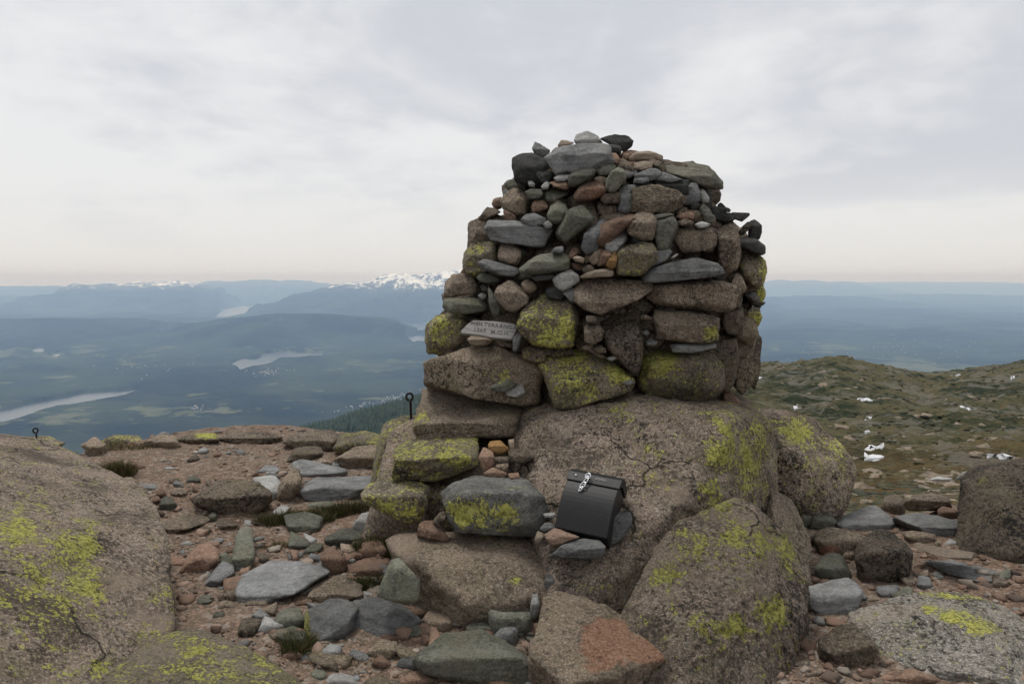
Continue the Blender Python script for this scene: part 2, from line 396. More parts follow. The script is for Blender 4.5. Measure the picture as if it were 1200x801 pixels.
# rust-coloured grass close to the summit
near = ramp(t, mathn(t, 'ADD', sp.outputs[1], mathn(t, 'MULTIPLY', mathn(t, 'SUBTRACT', nB, 0.5), 30.0)), 58.0, 26.0)
col = mixc(t, mathn(t, 'MULTIPLY', near, 0.55), col, mixc(t, ramp(t, nC, 0.4, 0.6), (0.085, 0.05, 0.02), (0.14, 0.09, 0.035)))
# bare rock on steep or patchy places
rk = ramp(t, noisen(t, co, 0.12, 8, 0.75, 0.8), 0.51, 0.58)
col = mixc(t, mathn(t, 'MULTIPLY', rk, 0.7), col, (0.15, 0.14, 0.115))
t.links.new(col, b.inputs['Base Color']); b.inputs['Roughness'].default_value = 1.0; b.inputs['Specular IOR Level'].default_value = 0.1
t.links.new(bump(t, nC, 0.9, 0.35, bump(t, nB, 0.8, 0.8)), b.inputs['Normal'])
th = np.concatenate([np.linspace(-180, -40, 60)[:-1], np.linspace(-40, 8, 80)[:-1], np.linspace(8, 42, 360)[:-1], np.linspace(42, 180, 60)])
rr = np.geomspace(7.5, 480, 330)
TH, RR = np.meshgrid(np.radians(th), rr)
hx, hy = RR * np.sin(TH), RR * np.cos(TH)
hz = HH(hx, hy) - 0.9 * (1 - sstep(9, 16, RR))
hill = mesh_obj('hillside', np.stack([hx.ravel(), hy.ravel(), hz.ravel()], 1), grid_faces(len(th), len(rr)), hm)
tag(hill, 'dark green and brown heath hillside below the summit', kind='structure')
_hd = np.concatenate([np.arange(9, 60, 0.4), np.arange(60, 215, 0.8)])
def hill_hit(px, py):
    q = ray_line(px, py, _hd); m = q[:, 2] <= HH(q[:, 0], q[:, 1])
    return q[m.argmax()].copy() if m.any() else P(px, py, 182)

# ---- far valley: forest, fields, hills, mountains, lakes
WATER = -690.0
def poly_dist(px, py, poly):
    """signed distance in pixels, positive inside"""
    poly = np.array(poly, float); inside = np.zeros(px.shape, bool); dmin = np.full(px.shape, 1e9)
    for (x0, y0), (x1, y1) in zip(poly, np.roll(poly, -1, 0)):
        c = ((y0 > py) != (y1 > py)) & (px < (x1 - x0) * (py - y0) / (y1 - y0 + 1e-12) + x0); inside ^= c
        L = (x1 - x0) ** 2 + (y1 - y0) ** 2
        tt = np.clip(((px - x0) * (x1 - x0) + (py - y0) * (y1 - y0)) / (L + 1e-9), 0, 1)
        dmin = np.minimum(dmin, np.hypot(px - x0 - tt * (x1 - x0), py - y0 - tt * (y1 - y0)))
    return np.where(inside, dmin, -dmin)
LAKES = [
 ('long pale lake bending through the dark forest at the foot of the hill', [(-90, 500), (-40, 488), (0, 481), (40, 473), (100, 461), (165, 456), (160, 460), (140, 465), (100, 473), (50, 483), (0, 498), (-60, 514)]),
 ('ragged pale lake with wooded headlands in mid valley', [(270, 426), (285, 419), (300, 421), (310, 414), (340, 413), (380, 413), (378, 419), (350, 421), (325, 421), (315, 427), (292, 431), (283, 435)]),
 ('pale lake arm beneath the wooded ridge', [(462, 380), (500, 379), (545, 378), (560, 389), (495, 390)]),
 ('narrow pale lake below the lake arm by the wooded ridge', [(466, 398), (486, 393), (545, 393), (545, 404), (484, 404)]),
 ('far bright lake between the snowy mountains', [(250, 373), (260, 363), (285, 358), (330, 356), (320, 363), (300, 368), (270, 372)]),
 ('small bright tarn in the far forest', [(184, 391), (195, 388.5), (208, 391.5), (203, 395), (190, 393.5)]),
 ('tiny bright pond west of the fields', [(36, 410), (46, 407.5), (54, 409.5), (50, 413), (40, 412.5)]),
 ('small pale pond beside the tiny pond', [(58, 416.5), (68, 413.5), (73, 415.5), (66, 419.5)]),
]
def tanp(py): return math.tan(math.atan((py - CY) / F_PX) + PITCH)
# (picture column, distance, half width in columns, height of the top in the picture, half depth in metres, flatness)
FEAT = [
 (120, 18200, 60, 333, 1900, 2), (190, 18800, 85, 331, 2200, 2.6), (235, 19500, 50, 346, 1800, 2.4), (545, 15600, 150, 318.5, 2000, 2.2), (480, 15800, 70, 322, 1500, 2), (412, 16200, 75, 332, 1500, 2), (640, 16500, 170, 323, 2000, 2),
 (300, 27000, 110, 329, 3000, 4), (40, 26000, 190, 336, 3000, 3), (-150, 20000, 160, 340, 2500, 3), (700, 32000, 260, 331, 3000, 3),
 (940, 30000, 90, 329, 2500, 4), (1080, 36000, 190, 331, 3000, 4), (1250, 33000, 150, 333, 3000, 4), (1100, 23000, 130, 345, 2500, 3), (930, 19000, 120, 347, 1800, 3),
 (60, 9800, 180, 374, 900, 3), (150, 11300, 120, 381, 700, 2.5), (360, 9000, 135, 370, 800, 2.6), (300, 8300, 70, 378, 500, 2.4), (470, 8400, 40, 379, 400, 2.4),
 (1010, 15000, 160, 362, 1200, 3), (1180, 12500, 110, 372, 1000, 3), (920, 8200, 60, 404, 500, 2.5), (1080, 10500, 90, 384, 700, 3),
 (40, 6800, 110, 425, 500, 2.6), (440, 6000, 110, 436, 450, 2.6), (210, 5600, 90, 448, 420, 2.6), (330, 4700, 130, 466, 380, 2.6), (120, 3900, 70, 486, 260, 2.6),
]
def VV(x, y):
    p = xy3(x, y); r = np.hypot(x, y)
    base = np.interp(r, (200, 500, 1000, 2000, 3000, 3600), (-125, -215, -365, -585, -668, -678))
    z = base + sstep(2500, 5000, r) * (11 * fbm(p / 1500, 5, 0.55) + 10) + sstep(8500, 10500, r) * (1 - np.exp(-((CX + F_PX * x / np.maximum(y, 10) - 285) / 55) ** 2)) * np.maximum(0, 50 * ridged(p / 2300 + 8, 4, 0.5) - 15)
    rough = fbm(p / 900.0, 5, 0.55)
    rdg = ridged(p / 1500.0 + 2, 5, 0.5)
    wob = 0.22 * fbm(p / 2600.0 + 5, 3)
    for cx, d, hw, ty, hd, fl in FEAT:
        X0 = (cx - CX) / F_PX * d; W = hw / F_PX * d; top = EYE - tanp(ty) * d
        k = np.abs((x + wob * W - X0) / W) ** (1.25 + fl * 0.25) + np.abs((y - d) / hd) ** 2.2
        m = k < 6
        if not m.any(): continue
        hgt = top + 690
        kk = k[m] * (1 + 0.35 * rough[m]) 
        z[m] = np.maximum(z[m], -684 + hgt * np.exp(-0.8 * kk ** 1.1) * (1 + 0.24 * (rdg[m] - 0.9) * np.minimum(1, 0.4 + kk * 2)))
    # wooded shoulder of the home hill
    zz = -150 - 0.283 * np.sqrt(x ** 2 + 40 ** 2) - ((y - 1200) / 330) ** 2 * 45 + 5 * fbm(p / 90, 3)
    z = np.where((r < 2200) & (y > 0), np.maximum(z, zz), z)
    return z
fm_, t, b = new_mat('forest_and_fields')
tc_ = t.nodes.new('ShaderNodeTexCoord'); co = tc_.outputs['Object']
nA = noisen(t, co, 0.0011, 7, 0.65, 0.4); nB = noisen(t, co, 0.011, 5, 0.7)
col = mixc(t, ramp(t, nA, 0.38, 0.62), (0.005, 0.010, 0.008), (0.032, 0.045, 0.026))
col = mixc(t, mathn(t, 'MULTIPLY', ramp(t, nB, 0.5, 0.7), 0.35), col, (0.045, 0.06, 0.03))
fa = attr(t, 'field'); fn = noisen(t, co, 0.004, 6, 0.7, 0.4)
fmask = ramp(t, mathn(t, 'ADD', fa.outputs['Fac'], mathn(t, 'MULTIPLY', mathn(t, 'SUBTRACT', fn, 0.5), 2.8)), 0.62, 0.74)
col = mixc(t, fmask, col, mixc(t, ramp(t, nB, 0.4, 0.6), (0.06, 0.08, 0.038), (0.11, 0.112, 0.068)))
rkA = attr(t, 'bare'); col = mixc(t, rkA.outputs['Fac'], col, mixc(t, ramp(t, nB, 0.42, 0.6), (0.06, 0.062, 0.055), (0.12, 0.12, 0.11)))
sn = attr(t, 'snow'); snn = noisen(t, co, 0.0055, 7, 0.75, 0.6)
smask = ramp(t, mathn(t, 'ADD', sn.outputs['Fac'], mathn(t, 'MULTIPLY', mathn(t, 'SUBTRACT', snn, 0.5), 2.6)), 0.66, 0.74)
col = mixc(t, smask, col, (0.82, 0.84, 0.86))
t.links.new(col, b.inputs['Base Color']); b.inputs['Roughness'].default_value = 1.0; b.inputs['Specular IOR Level'].default_value = 0.05
t.links.new(bump(t, nB, 0.6, 12.0), b.inputs['Normal'])
th = np.radians(np.concatenate([np.linspace(-180, -41, 70)[:-1], np.linspace(-41, 41, 700)[:-1], np.linspace(41, 180, 70)]))
rr = np.concatenate([np.geomspace(330, 3000, 110)[:-1], np.geomspace(3000, 20000, 420)[:-1], np.geomspace(20000, 62000, 90)])
TH, RR = np.meshgrid(th, rr); vx, vy = (RR * np.sin(TH)).ravel(), (RR * np.cos(TH)).ravel()
vz = VV(vx, vy)
fr = vy > 1500
wx, wy = proj(np.stack([vx, np.maximum(vy, 10), np.full(vx.size, WATER)], 1))
jit = 1.9 * fbm(xy3(vx, vy) / 330.0, 4, 0.65)
field = np.zeros(vx.size); near_lake = np.zeros(vx.size)
for lab, poly in LAKES:
    m = fr & (wx > -200) & (wx < 700) & (wy > 340) & (wy < 530)
    d = np.full(vx.size, -99.0); d[m] = poly_dist(wx[m], wy[m], poly)
    k = min(1.0, (max(q[1] for q in poly) - min(q[1] for q in poly)) / 12)
    dj = d + jit * k
    vz = np.where(dj > 0, np.minimum(vz, WATER - 1 - 4 * np.minimum(dj, 4)), vz)
    near = (d > -8) & (dj <= 0); dd = np.maximum(-dj, 0)
    vz = np.where(near, np.minimum(vz, WATER + 3 + 3 * dd + 700 * (dd / 6) ** 2.2), vz)
    near_lake = np.maximum(near_lake, np.where(near, 1 + d / 8, 0))
low = 1 - sstep(-672, -640, vz)
patch = fbm(xy3(vx, vy) / 2100.0 + 31, 3)
dist = np.hypot(vx, vy)
field = low * np.clip(0.40 + 0.5 * patch, 0, 0.72) * sstep(3300, 4200, dist)
for fx, fy, rx, ry, a in [(105, 410, 38, 8, 1.0), (160, 425, 45, 14, 1.0), (180, 415, 30, 6, .9), (75, 448, 48, 9, 1.0), (130, 445, 25, 6, .9), (390, 412, 60, 4, .95), (430, 428, 40, 9, .8),
                          (215, 482, 25, 4, 1.0), (250, 476, 20, 7, .8), (255, 485, 12, 6, .9), (1100, 425, 24, 4, 1.0), (330, 400, 30, 4, .7), (450, 400, 40, 4, .6), (980, 410, 60, 4, .7), (1040, 396, 40, 3, .7),
                          (920, 398, 30, 3, .9), (960, 408, 30, 3, .9), (1130, 407, 60, 3, .8), (1180, 420, 20, 3, .7), (560, 420, 60, 8, .8), (440, 470, 44, 4, 1.1), (310, 437, 16, 4, 1.1)]:
    e = np.sqrt(((wx - fx) / rx) ** 2 + ((wy - fy) / ry) ** 2)
    field = np.maximum(field, np.where(fr, .62 * a * (1 - sstep(0.3, 1.3, e)), 0))
bare = sstep(-330, -90, vz) * sstep(12500, 13500, dist)
snow = 0.68 * sstep(-400, -60, vz) * sstep(12500, 13500, dist) * (dist < 24000) + 0.06 * sstep(-120, 0, vz)
valley = mesh_obj('terrain', np.stack([vx, vy, vz], 1), grid_faces(len(th), len(rr)), fm_, attrs={'field': field, 'bare': bare, 'snow': snow})
tag(valley, 'hazy forested valley with fields, hills and snowy mountains', kind='structure')
wm, t, b = new_mat('lake_water')
b.inputs['Base Color'].default_value = (0.05, 0.06, 0.065, 1); b.inputs['Roughness'].default_value = 0.24; b.inputs['IOR'].default_value = 1.33
wn_ = noisen(t, t.nodes.new('ShaderNodeTexCoord').outputs['Object'], 0.03, 3, 0.5); t.links.new(bump(t, wn_, 0.05, 1.0), b.inputs['Normal'])
for lab, poly in LAKES:
    pts = np.array([PZ(x, y, WATER) for x, y in poly]); c = pts.mean(0)
    lo = pts.min(0); hi = pts.max(0); ext = (hi - lo) * 0.03 + 30
    lo -= ext; hi += ext; lo[2] = hi[2] = WATER
    big = np.array([(lo[0], lo[1], WATER), (hi[0], lo[1], WATER), (hi[0], hi[1], WATER), (lo[0], hi[1], WATER)])
    o = mesh_obj('lake', big - c, [[0, 1, 2, 3]], wm, smooth=False); o.location = c
    tag(o, lab, kind='structure')

# ---- wood on the shoulder of the home hill, and far settlements
def conifer_field(n):
    rg = np.random.default_rng(3); x = rg.uniform(-420, 120, n); y = rg.uniform(850, 1500, n); z = VV(x, y)
    h = rg.uniform(5, 10, n); w = h * rg.uniform(0.2, 0.3, n)
    an = np.arange(6)[None] * math.pi / 3 + rg.uniform(-.3, .3, (n, 6)); q = w[:, None] * rg.uniform(.7, 1.2, (n, 6))
    ring = np.stack([x[:, None] + q * np.cos(an), y[:, None] + q * np.sin(an), z[:, None] - .3 + rg.uniform(0, .6, (n, 6))], -1)
    v = np.concatenate([ring, np.stack([x, y, z + h], -1)[:, None]], 1).reshape(-1, 3)
    f = np.array([(a, (a + 1) % 6, 6) for a in range(6)])
    return v, (f[None] + 7 * np.arange(n)[:, None, None]).reshape(-1, 3)
cm_, t, b = new_mat('conifer'); oi = t.nodes.new('ShaderNodeTexCoord')
t.links.new(mixc(t, ramp(t, noisen(t, oi.outputs['Object'], 0.08, 3), 0.4, 0.6), (0.016, 0.030, 0.014), (0.034, 0.052, 0.022)), b.inputs['Base Color']); b.inputs['Roughness'].default_value = 1
v_, f_ = conifer_field(7000)
tag(mesh_obj('forest', v_, f_, cm_, smooth=False), 'dark conifer wood on the hill shoulder', kind='stuff')
tm_, t, b = new_mat('pale_house_walls'); oi = t.nodes.new('ShaderNodeTexCoord')
t.links.new(mixc(t, ramp(t, noisen(t, oi.outputs['Object'], 0.02, 2), 0.4, 0.6), (0.16, 0.15, 0.14), (0.32, 0.31, 0.30)), b.inputs['Base Color'])
def town(cx, cy, rx, ry, n, seed, lab):
    rg = np.random.default_rng(seed); vs_, fs_ = [], []
    for k in range(n):
        px = cx + rx * rg.normal() * .5; py = cy + ry * rg.normal() * .5 + (px - cx) * (-0.22 if cx > 400 and cx < 500 else 0)
        q = PZ(px, py, -676); x, y = q[0], q[1]; z = VV(np.array([x]), np.array([y]))[0]
        if z > -640: continue
        w, d_, h = rg.uniform(4, 9), rg.uniform(4, 8), rg.uniform(2, 4); b0 = len(vs_)
        for sx, sy in ((-1, -1), (1, -1), (1, 1), (-1, 1)): vs_.append((x + sx * w / 2, y + sy * d_ / 2, z - 2))
        for sx, sy in ((-1, -1), (1, -1), (1, 1), (-1, 1)): vs_.append((x + sx * w / 2, y + sy * d_ / 2, z + h))
        vs_ += [(x - w / 2, y, z + h + 4), (x + w / 2, y, z + h + 4)]
        for f in ((0, 1, 5, 4), (1, 2, 6, 5), (2, 3, 7, 6), (3, 0, 4, 7), (4, 5, 9, 8), (6, 7, 8, 9), (4, 8, 7), (5, 6, 9)): fs_.append(tuple(b0 + i for i in f))
    tag(mesh_obj('far_settlement', vs_, fs_, tm_, smooth=False), lab, kind='stuff')
town(312, 437, 26, 4, 60, 1, 'pale far settlement below the ragged lake')
town(445, 470, 50, 3, 60, 2, 'pale far settlement above the conifer wood')
town(165, 430, 60, 14, 26, 4, 'scattered far farmhouses among the fields')
town(1050, 410, 160, 14, 60, 5, 'scattered far houses on the blue plain beyond the heath')
town(228, 480, 14, 3, 14, 6, 'cluster of far houses by the forest clearing')

# ---- snow patches on the heath
sm_, t, b = new_mat('old_snow'); oi = t.nodes.new('ShaderNodeTexCoord')
t.links.new(mixc(t, ramp(t, noisen(t, oi.outputs['Object'], 0.8, 5), 0.35, 0.65), (0.52, 0.53, 0.54), (0.66, 0.67, 0.68)), b.inputs['Base Color']); b.inputs['Roughness'].default_value = 0.8
SNOW = [
 ('larger lower snow patch of the close pair on the heath', (1024, 539), [(1012, 535), (1022, 534.5), (1037, 535), (1038, 539), (1026, 542.5), (1013, 543)]),
 ('upper snow patch of the close pair on the heath', (1024, 526), [(1012.5, 529), (1017, 524), (1026, 523), (1036, 522), (1035, 526), (1022, 529.5)]),
 ('small oval snow patch just above the close pair', (1015, 507), [(1011, 507), (1016, 504.5), (1020, 506), (1016, 509), (1012, 508.5)]),
 ('small snow patch higher up the gully of snow patches', (1017, 491), [(1013, 492), (1017, 488.5), (1022, 489), (1018, 492.5)]),
 ('thin snow strip at the head of the gully', (1013, 469), [(1004, 467), (1012, 467.2), (1023, 470), (1020, 471), (1008, 469.3)]),
 ('thin snow streak just above the round boulder', (934, 479), [(929, 479.5), (936, 477.8), (940, 478), (935, 481)]),
 ('snow patch on the ridge beside the cairn', (888, 443), [(882, 441), (888, 441), (893, 443), (887, 444.6), (882, 444)]),
 ('snow strip in the saddle of the ridge', (1120, 441), [(1113, 442.5), (1119, 440), (1126, 438.6), (1124, 441), (1116, 443.8)]),
 ('short snow patch under the reddish knoll', (1188, 444), [(1184, 445.5), (1188, 443), (1193, 442.7), (1190, 445), (1185, 446.2)]),
 ('long slanting snow streak below the ridge', (1134, 479), [(1124, 476), (1130, 477), (1145, 481.5), (1142, 483), (1132, 480.5)]),
 ('wide flat snow patch beyond the big right-hand boulder', (1171, 537), [(1151, 534), (1163, 535), (1180, 537), (1192, 537), (1190, 540.5), (1172, 540), (1156, 538)]),
]
for lab, c, poly in SNOW:
    n = len(poly); ring = []
    for i in range(n):
        for k in range(3):
            a = np.array(poly[i]) * (1 - k / 3) + np.array(poly[(i + 1) % n]) * k / 3
            ring.append(a + RNG.normal(size=2) * 0.22 - (np.array(poly[i]) - c) * 0.0)
    q = [hill_hit(c[0], c[1])]
    rings = []
    cc0 = np.array(c, float)
    ring = [cc0 + (a - cc0) * (1.0, 0.8) for a in ring]
    for s, up in ((1.0, -0.12), (0.93, 0.05), (0.45, 0.09)):
        R_ = []
        for a in ring:
            w = hill_hit(*(np.array(c) + (a - np.array(c)) * s)); w = w.copy(); w[2] = float(HH(w[0], w[1])) + up; R_.append(w)
        rings.append(R_)
    cc = q[0].copy(); cc[2] = float(HH(cc[0], cc[1])) + 0.10
    V_ = np.array(rings[0] + rings[1] + rings[2] + [cc]); m = len(ring); fs_ = []
    for r_ in (0, 1):
        for i in range(m): fs_.append((r_ * m + i, r_ * m + (i + 1) % m, (r_ + 1) * m + (i + 1) % m, (r_ + 1) * m + i))
    for i in range(m): fs_.append((2 * m + i, 2 * m + (i + 1) % m, 3 * m))
    base = V_.mean(0); o = mesh_obj('snow_patch', V_ - base, fs_, sm_); o.location = base
    tag(o, lab, 'snow patch', 'old snow patches on the heath')

# ---- heather clumps and stones that make the heath uneven
def scatter_lumps(n, seed, smin, smax, ymin, ymax, lvl, sink, flat):
    rg = np.random.default_rng(seed); v0, f0 = ico(lvl); V_, F_ = [], []; nb = 0
    a = rg.uniform(0.24, 0.86, n); d = np.exp(rg.uniform(math.log(ymin), math.log(ymax), n)); x = a * d; y = d
    z = HH(x, y)
    for i in range(n):
        s = rg.uniform(smin, smax) * (0.6 + 0.4 * d[i] / 60)
        w = v0 * (1 + 0.35 * rg.normal(size=(len(v0), 1))) * s * np.array([rg.uniform(.8, 1.6), rg.uniform(.8, 1.6), flat])
        V_.append(w + (x[i], y[i], z[i] - sink * s)); F_.append(f0 + nb); nb += len(v0)
    return np.concatenate(V_), np.concatenate(F_)
shm, t, b = new_mat('heather'); oi = t.nodes.new('ShaderNodeTexCoord')
t.links.new(mixc(t, ramp(t, noisen(t, oi.outputs['Object'], 0.25, 5, 0.7), 0.36, 0.62), (0.022, 0.028, 0.014), (0.085, 0.07, 0.03)), b.inputs['Base Color']); b.inputs['Roughness'].default_value = 1
v_, f_ = scatter_lumps(5000, 8, 0.06, 0.26, 13, 195, 1, 0.1, 0.5)
tag(mesh_obj('heather', v_, f_, shm), 'low dark heather clumps over the hillside', kind='stuff')
v_, f_ = scatter_lumps(420, 9, 0.10, 0.55, 15, 195, 2, 0.35, 0.55)
o = mesh_obj('hillside_stones', v_, f_, M['gb'], attrs={k: np.zeros(len(v_)) for k in ZERO})
tag(o, 'grey brown stones strewn over the heath', kind='stuff')

# ---- air: one even box of pale blue haze round everything
bm = bmesh.new(); bmesh.ops.create_cube(bm, size=1); me = bpy.data.meshes.new('haze'); bm.to_mesh(me); bm.free()
hz_ = bpy.data.objects.new('haze', me); COL.objects.link(hz_)
TOP = max(120.0, float(vz.max()) + 15); hz_.scale = (140000, 140000, 720 + TOP); hz_.location = (0, 0, (TOP - 720) / 2)
hmx = bpy.data.materials.new('blue_haze'); hmx.use_nodes = True; t = hmx.node_tree; t.nodes.clear()
pv = t.nodes.new('ShaderNodeVolumePrincipled'); pv.inputs['Color'].default_value = (0.44, 0.65, 1.0, 1); pv.inputs['Density'].default_value = 7.6e-5; pv.inputs['Absorption Color'].default_value = (1, 1, 1, 1)
pv.inputs['Anisotropy'].default_value = 0.1
ou = t.nodes.new('ShaderNodeOutputMaterial'); t.links.new(pv.outputs[0], ou.inputs['Volume'])
me.materials.append(hmx); tag(hz_, 'pale blue haze filling the valley air', kind='stuff')
# ================================================================== rocks, read off the photograph stone by stone
ZOOM = {'R1': (530, 150, 8), 'R2': (660, 150, 8), 'R3': (770, 180, 8), 'R4': (530, 220, 8), 'R5': (660, 220, 8), 'R6': (770, 250, 8),
        'S1': (490, 300, 8), 'S2': (620, 300, 8), 'S3': (750, 310, 8), 'S4': (490, 390, 8), 'S5': (620, 390, 8), 'S6': (750, 390, 8),
        'G0': (420, 440, 5.714), 'G1': (200, 500, 6.667), 'G2': (320, 520, 6.667), 'G3': (180, 610, 6.667), 'G4': (340, 610, 6.667), 'G5': (340, 681, 6.667),
        'G6': (480, 681, 6.667), 'G7': (480, 580, 6.667), 'G8': (610, 660, 5.714), 'H1': (900, 560, 8), 'H2': (1020, 560, 6.667), 'H3': (900, 660, 6.667),
        'H4': (1020, 681, 6.667), 'L1': (80, 490, 6.667), 'L2': (140, 590, 6.667), 'X': (0, 0, 1)}
def outline(key, s):
    x0, y0, k = ZOOM[key]
    return np.array([(x0 + float(a) / k, y0 + float(b) / k) for a, b in (q.split(',') for q in s.split())])
def stone_points(o, d, t, tilt, crest, sink=None, block=False):
    """hull points of a stone whose outline is seen as o: front foot at depth d, top leaning back by tilt, thickness t"""
    y0, y1 = o[:, 1].min(), o[:, 1].max(); cen = (o.min(0) + o.max(0)) / 2
    pts = []; ins = 0.05 if block else 0.14; rg = 0.12 if block else 0.30
    def dep(v): return d + (0.06 * tilt * v / max(crest, .05) if v < crest else tilt * (0.06 + 0.94 * (v - crest) / (1 - crest + 1e-6)))
    for x, y in o:
        v = (y1 - y) / (y1 - y0 + 1e-6); pts.append(P(x, y, dep(v) + rg * t))
        bx, by = cen + (np.array((x, y)) - cen) * (0.95 if block else 0.88); pts.append(P(bx, by, dep(v) + t))
        if block:
            bx, by = cen + (np.array((x, y)) - cen) * 0.93; pts.append(P(bx, by, dep((y1 - by) / (y1 - y0 + 1e-6))))
    for v in (crest, crest * 0.35):                 # the front edge of the top face, and the foot
        yy = y1 - v * (y1 - y0); xs_ = []
        for (ax, ay), (bx, by) in zip(o, np.roll(o, -1, 0)):
            if (ay - yy) * (by - yy) <= 0 and ay != by: xs_.append(ax + (bx - ax) * (yy - ay) / (by - ay))
        if len(xs_) >= 2:
            l, r = min(xs_), max(xs_); w = r - l
            for k in (ins, 0.4, 0.65, 1 - ins): pts.append(P(l + w * k, yy, d))
    pts = np.array(pts)
    if sink is not None:
        lowp = pts[np.argsort(pts[:, 2])[:max(4, len(pts) // 3)]].copy(); lowp[:, 2] = np.minimum(lowp[:, 2] - 0.02, sink); lowp[:, 1] += 0.25 * t
        c = lowp.mean(0); lowp[:, :2] = c[:2] + (lowp[:, :2] - c[:2]) * 0.9
        pts = np.vstack([pts, lowp])
    return pts
def level_for(o):
    s = max(np.ptp(o[:, 0]), np.ptp(o[:, 1])); return 5 if s > 62 else (4 if s > 19 else 3)

# ------------------------------------------------------------------ big boulders of the summit
def boulder(label, mat, pts, level=6, marks=None, name='boulder', cat='boulder', group=None, **kw):
    w = [np.array(q[1:]) if q[0] == 'w' else P(*q) for q in pts]
    kw.setdefault('wob', 0.025); o = put_rock(name, w, mat, level, marks=marks, **kw); tag(o, label, cat, group); return o
YL = 'lichen'
boulder('huge granite outcrop carrying the cairn, with the black box leaning on it', 'outcrop',
  [(600, 482, 4.75), (640, 474, 4.55), (700, 470, 4.42), (770, 470, 4.36), (860, 474, 4.5), (899, 486, 4.75), (908, 540, 4.65), (900, 600, 4.45),
   (830, 610, 3.98), (745, 690, 3.55), (700, 717, 3.42), (650, 704, 3.42), (625, 650, 3.68), (598, 560, 4.15), (592, 520, 4.45), (760, 580, 3.93), (850, 520, 4.27),
   ('w', -0.15, 6.3, .82), ('w', 1.7, 6.4, .82), ('w', -0.2, 6.4, -.2), ('w', 1.8, 6.4, -.2), ('w', 0.15, 3.55, -.2), ('w', 1.25, 3.8, -.2), ('w', 1.65, 4.6, -.2)],
  p=9, rough=0.2, fine=1.7, chips=3, chipmin=.97, seed=3, inflate=1.0,
  marks=[(YL, 845, 520, 22, 40, .55), (YL, 885, 540, 20, 55, .52), (YL, 835, 575, 12, 22, .6), (YL, 890, 500, 15, 18, .5), ('dark', 760, 500, 120, 26, .5), ('dark', 800, 540, 60, 40, .2),
         ('fresh', 650, 520, 30, 30, .22), (YL, 650, 560, 80, 90, -.25), (YL, 740, 640, 60, 70, -.2)])
boulder('broad lichen flecked granite slab in front of the outcrop, split from it by a crack', 'outcrop',
  [(742, 690, 3.27), (758, 655, 3.37), (795, 620, 3.53), (842, 592, 3.65), (876, 584, 3.71), (906, 602, 3.71), (934, 642, 3.63), (946, 690, 3.46), (941, 735, 3.21), (917, 772, 3.03), (885, 806, 2.86),
   (800, 830, 2.73), (745, 790, 2.83), (735, 740, 3.03), (840, 660, 3.27), (870, 720, 3.03), (800, 760, 2.87), (910, 660, 3.41),
   ('w', .5, 3.4, -.2), ('w', 1.25, 3.9, -.2), ('w', 1.35, 3.4, -.2), ('w', 1.0, 2.8, -.2), ('w', .5, 2.75, -.2)],
  p=10, rough=0.3, fine=1.7, chips=5, chipmin=.92, seed=8, inflate=1.0,
  marks=[(YL, 785, 675, 18, 14, .62), (YL, 905, 715, 20, 22, .58), (YL, 850, 640, 60, 40, .34), (YL, 860, 735, 20, 16, .5), (YL, 925, 640, 14, 40, .42), (YL, 840, 600, 30, 14, .35),
         ('dark', 800, 720, 40, 60, .35), ('dark', 930, 740, 20, 60, .5)])
boulder('rounded brown boulder behind the outcrop, above the heath', 'outcrop',
  [(880, 480, 5.5), (920, 480, 5.6), (958, 493, 5.5), (992, 522, 5.35), (1009, 556, 5.25), (1008, 588, 5.1), (988, 606, 4.98), (955, 608, 4.95), (925, 592, 4.95), (895, 560, 5.1), (950, 545, 4.95), (900, 500, 5.2),
   ('w', 1.6, 6.3, .55), ('w', 2.4, 6.2, .3), ('w', 1.6, 6.3, -.3), ('w', 2.5, 6.2, -.3)],
  level=6, p=5.5, rough=0.35, fine=1.6, chips=5, seed=12, marks=[(YL, 932, 505, 28, 16, .5), (YL, 975, 520, 30, 16, .3), ('dark', 930, 560, 60, 30, .5)])
boulder('grey brown rock leaf wedged behind the split slab', 'gd',
  [(903, 574, 4.35), (922, 580, 4.4), (938, 604, 4.35), (948, 645, 4.15), (950, 690, 3.85), (935, 700, 3.75), (920, 650, 3.9), (905, 610, 4.1), ('w', 1.35, 4.6, -.1), ('w', 1.5, 4.3, -.1), ('w', 1.35, 3.9, -.1)],
  level=5, p=14, rough=0.6, seed=14)
boulder('long left-hand outcrop splashed with yellow lichen beside the gravel path', 'outcrop',
  [(-60, 500, 5.3), (0, 508, 5.2), (40, 512, 5.15), (74, 530, 4.95), (97, 562, 4.65), (122, 603, 4.25), (152, 652, 3.85), (181, 694, 3.5), (189, 722, 3.32), (172, 772, 3.02), (120, 815, 2.75),
   ('w', -2.55, 2.9, .62), ('w', -2.2, 2.3, .55), ('w', -1.55, 2.2, .1), ('w', -3.6, 3.6, .75), ('w', -3.8, 2.4, .75),
   ('w', -1.75, 3.2, -.2), ('w', -2.3, 4.5, -.2), ('w', -3.2, 6.0, -.2), ('w', -4.4, 5.4, .2), ('w', -1.6, 2.2, -.2), ('w', -4.2, 2.2, -.2)],
  p=10, rough=0.3, fine=1.7, chips=5, chipmin=.93, seed=21, inflate=1.0,
  marks=[(YL, 90, 648, 34, 34, .62), (YL, 105, 688, 26, 14, .6), (YL, 50, 660, 44, 34, .42), (YL, 20, 620, 34, 34, .42), (YL, 70, 715, 44, 34, .4), (YL, 115, 785, 16, 14, .5), (YL, 10, 735, 24, 34, .4), (YL, 160, 742, 12, 8, .4),
         ('dark', 105, 600, 20, 60, .5), (YL, 140, 640, 30, 60, -.2), (YL, 60, 545, 40, 20, -.05), ('dark', 10, 710, 40, 20, .4)])  # tall dark streak near the right edge is shade painted into the colour
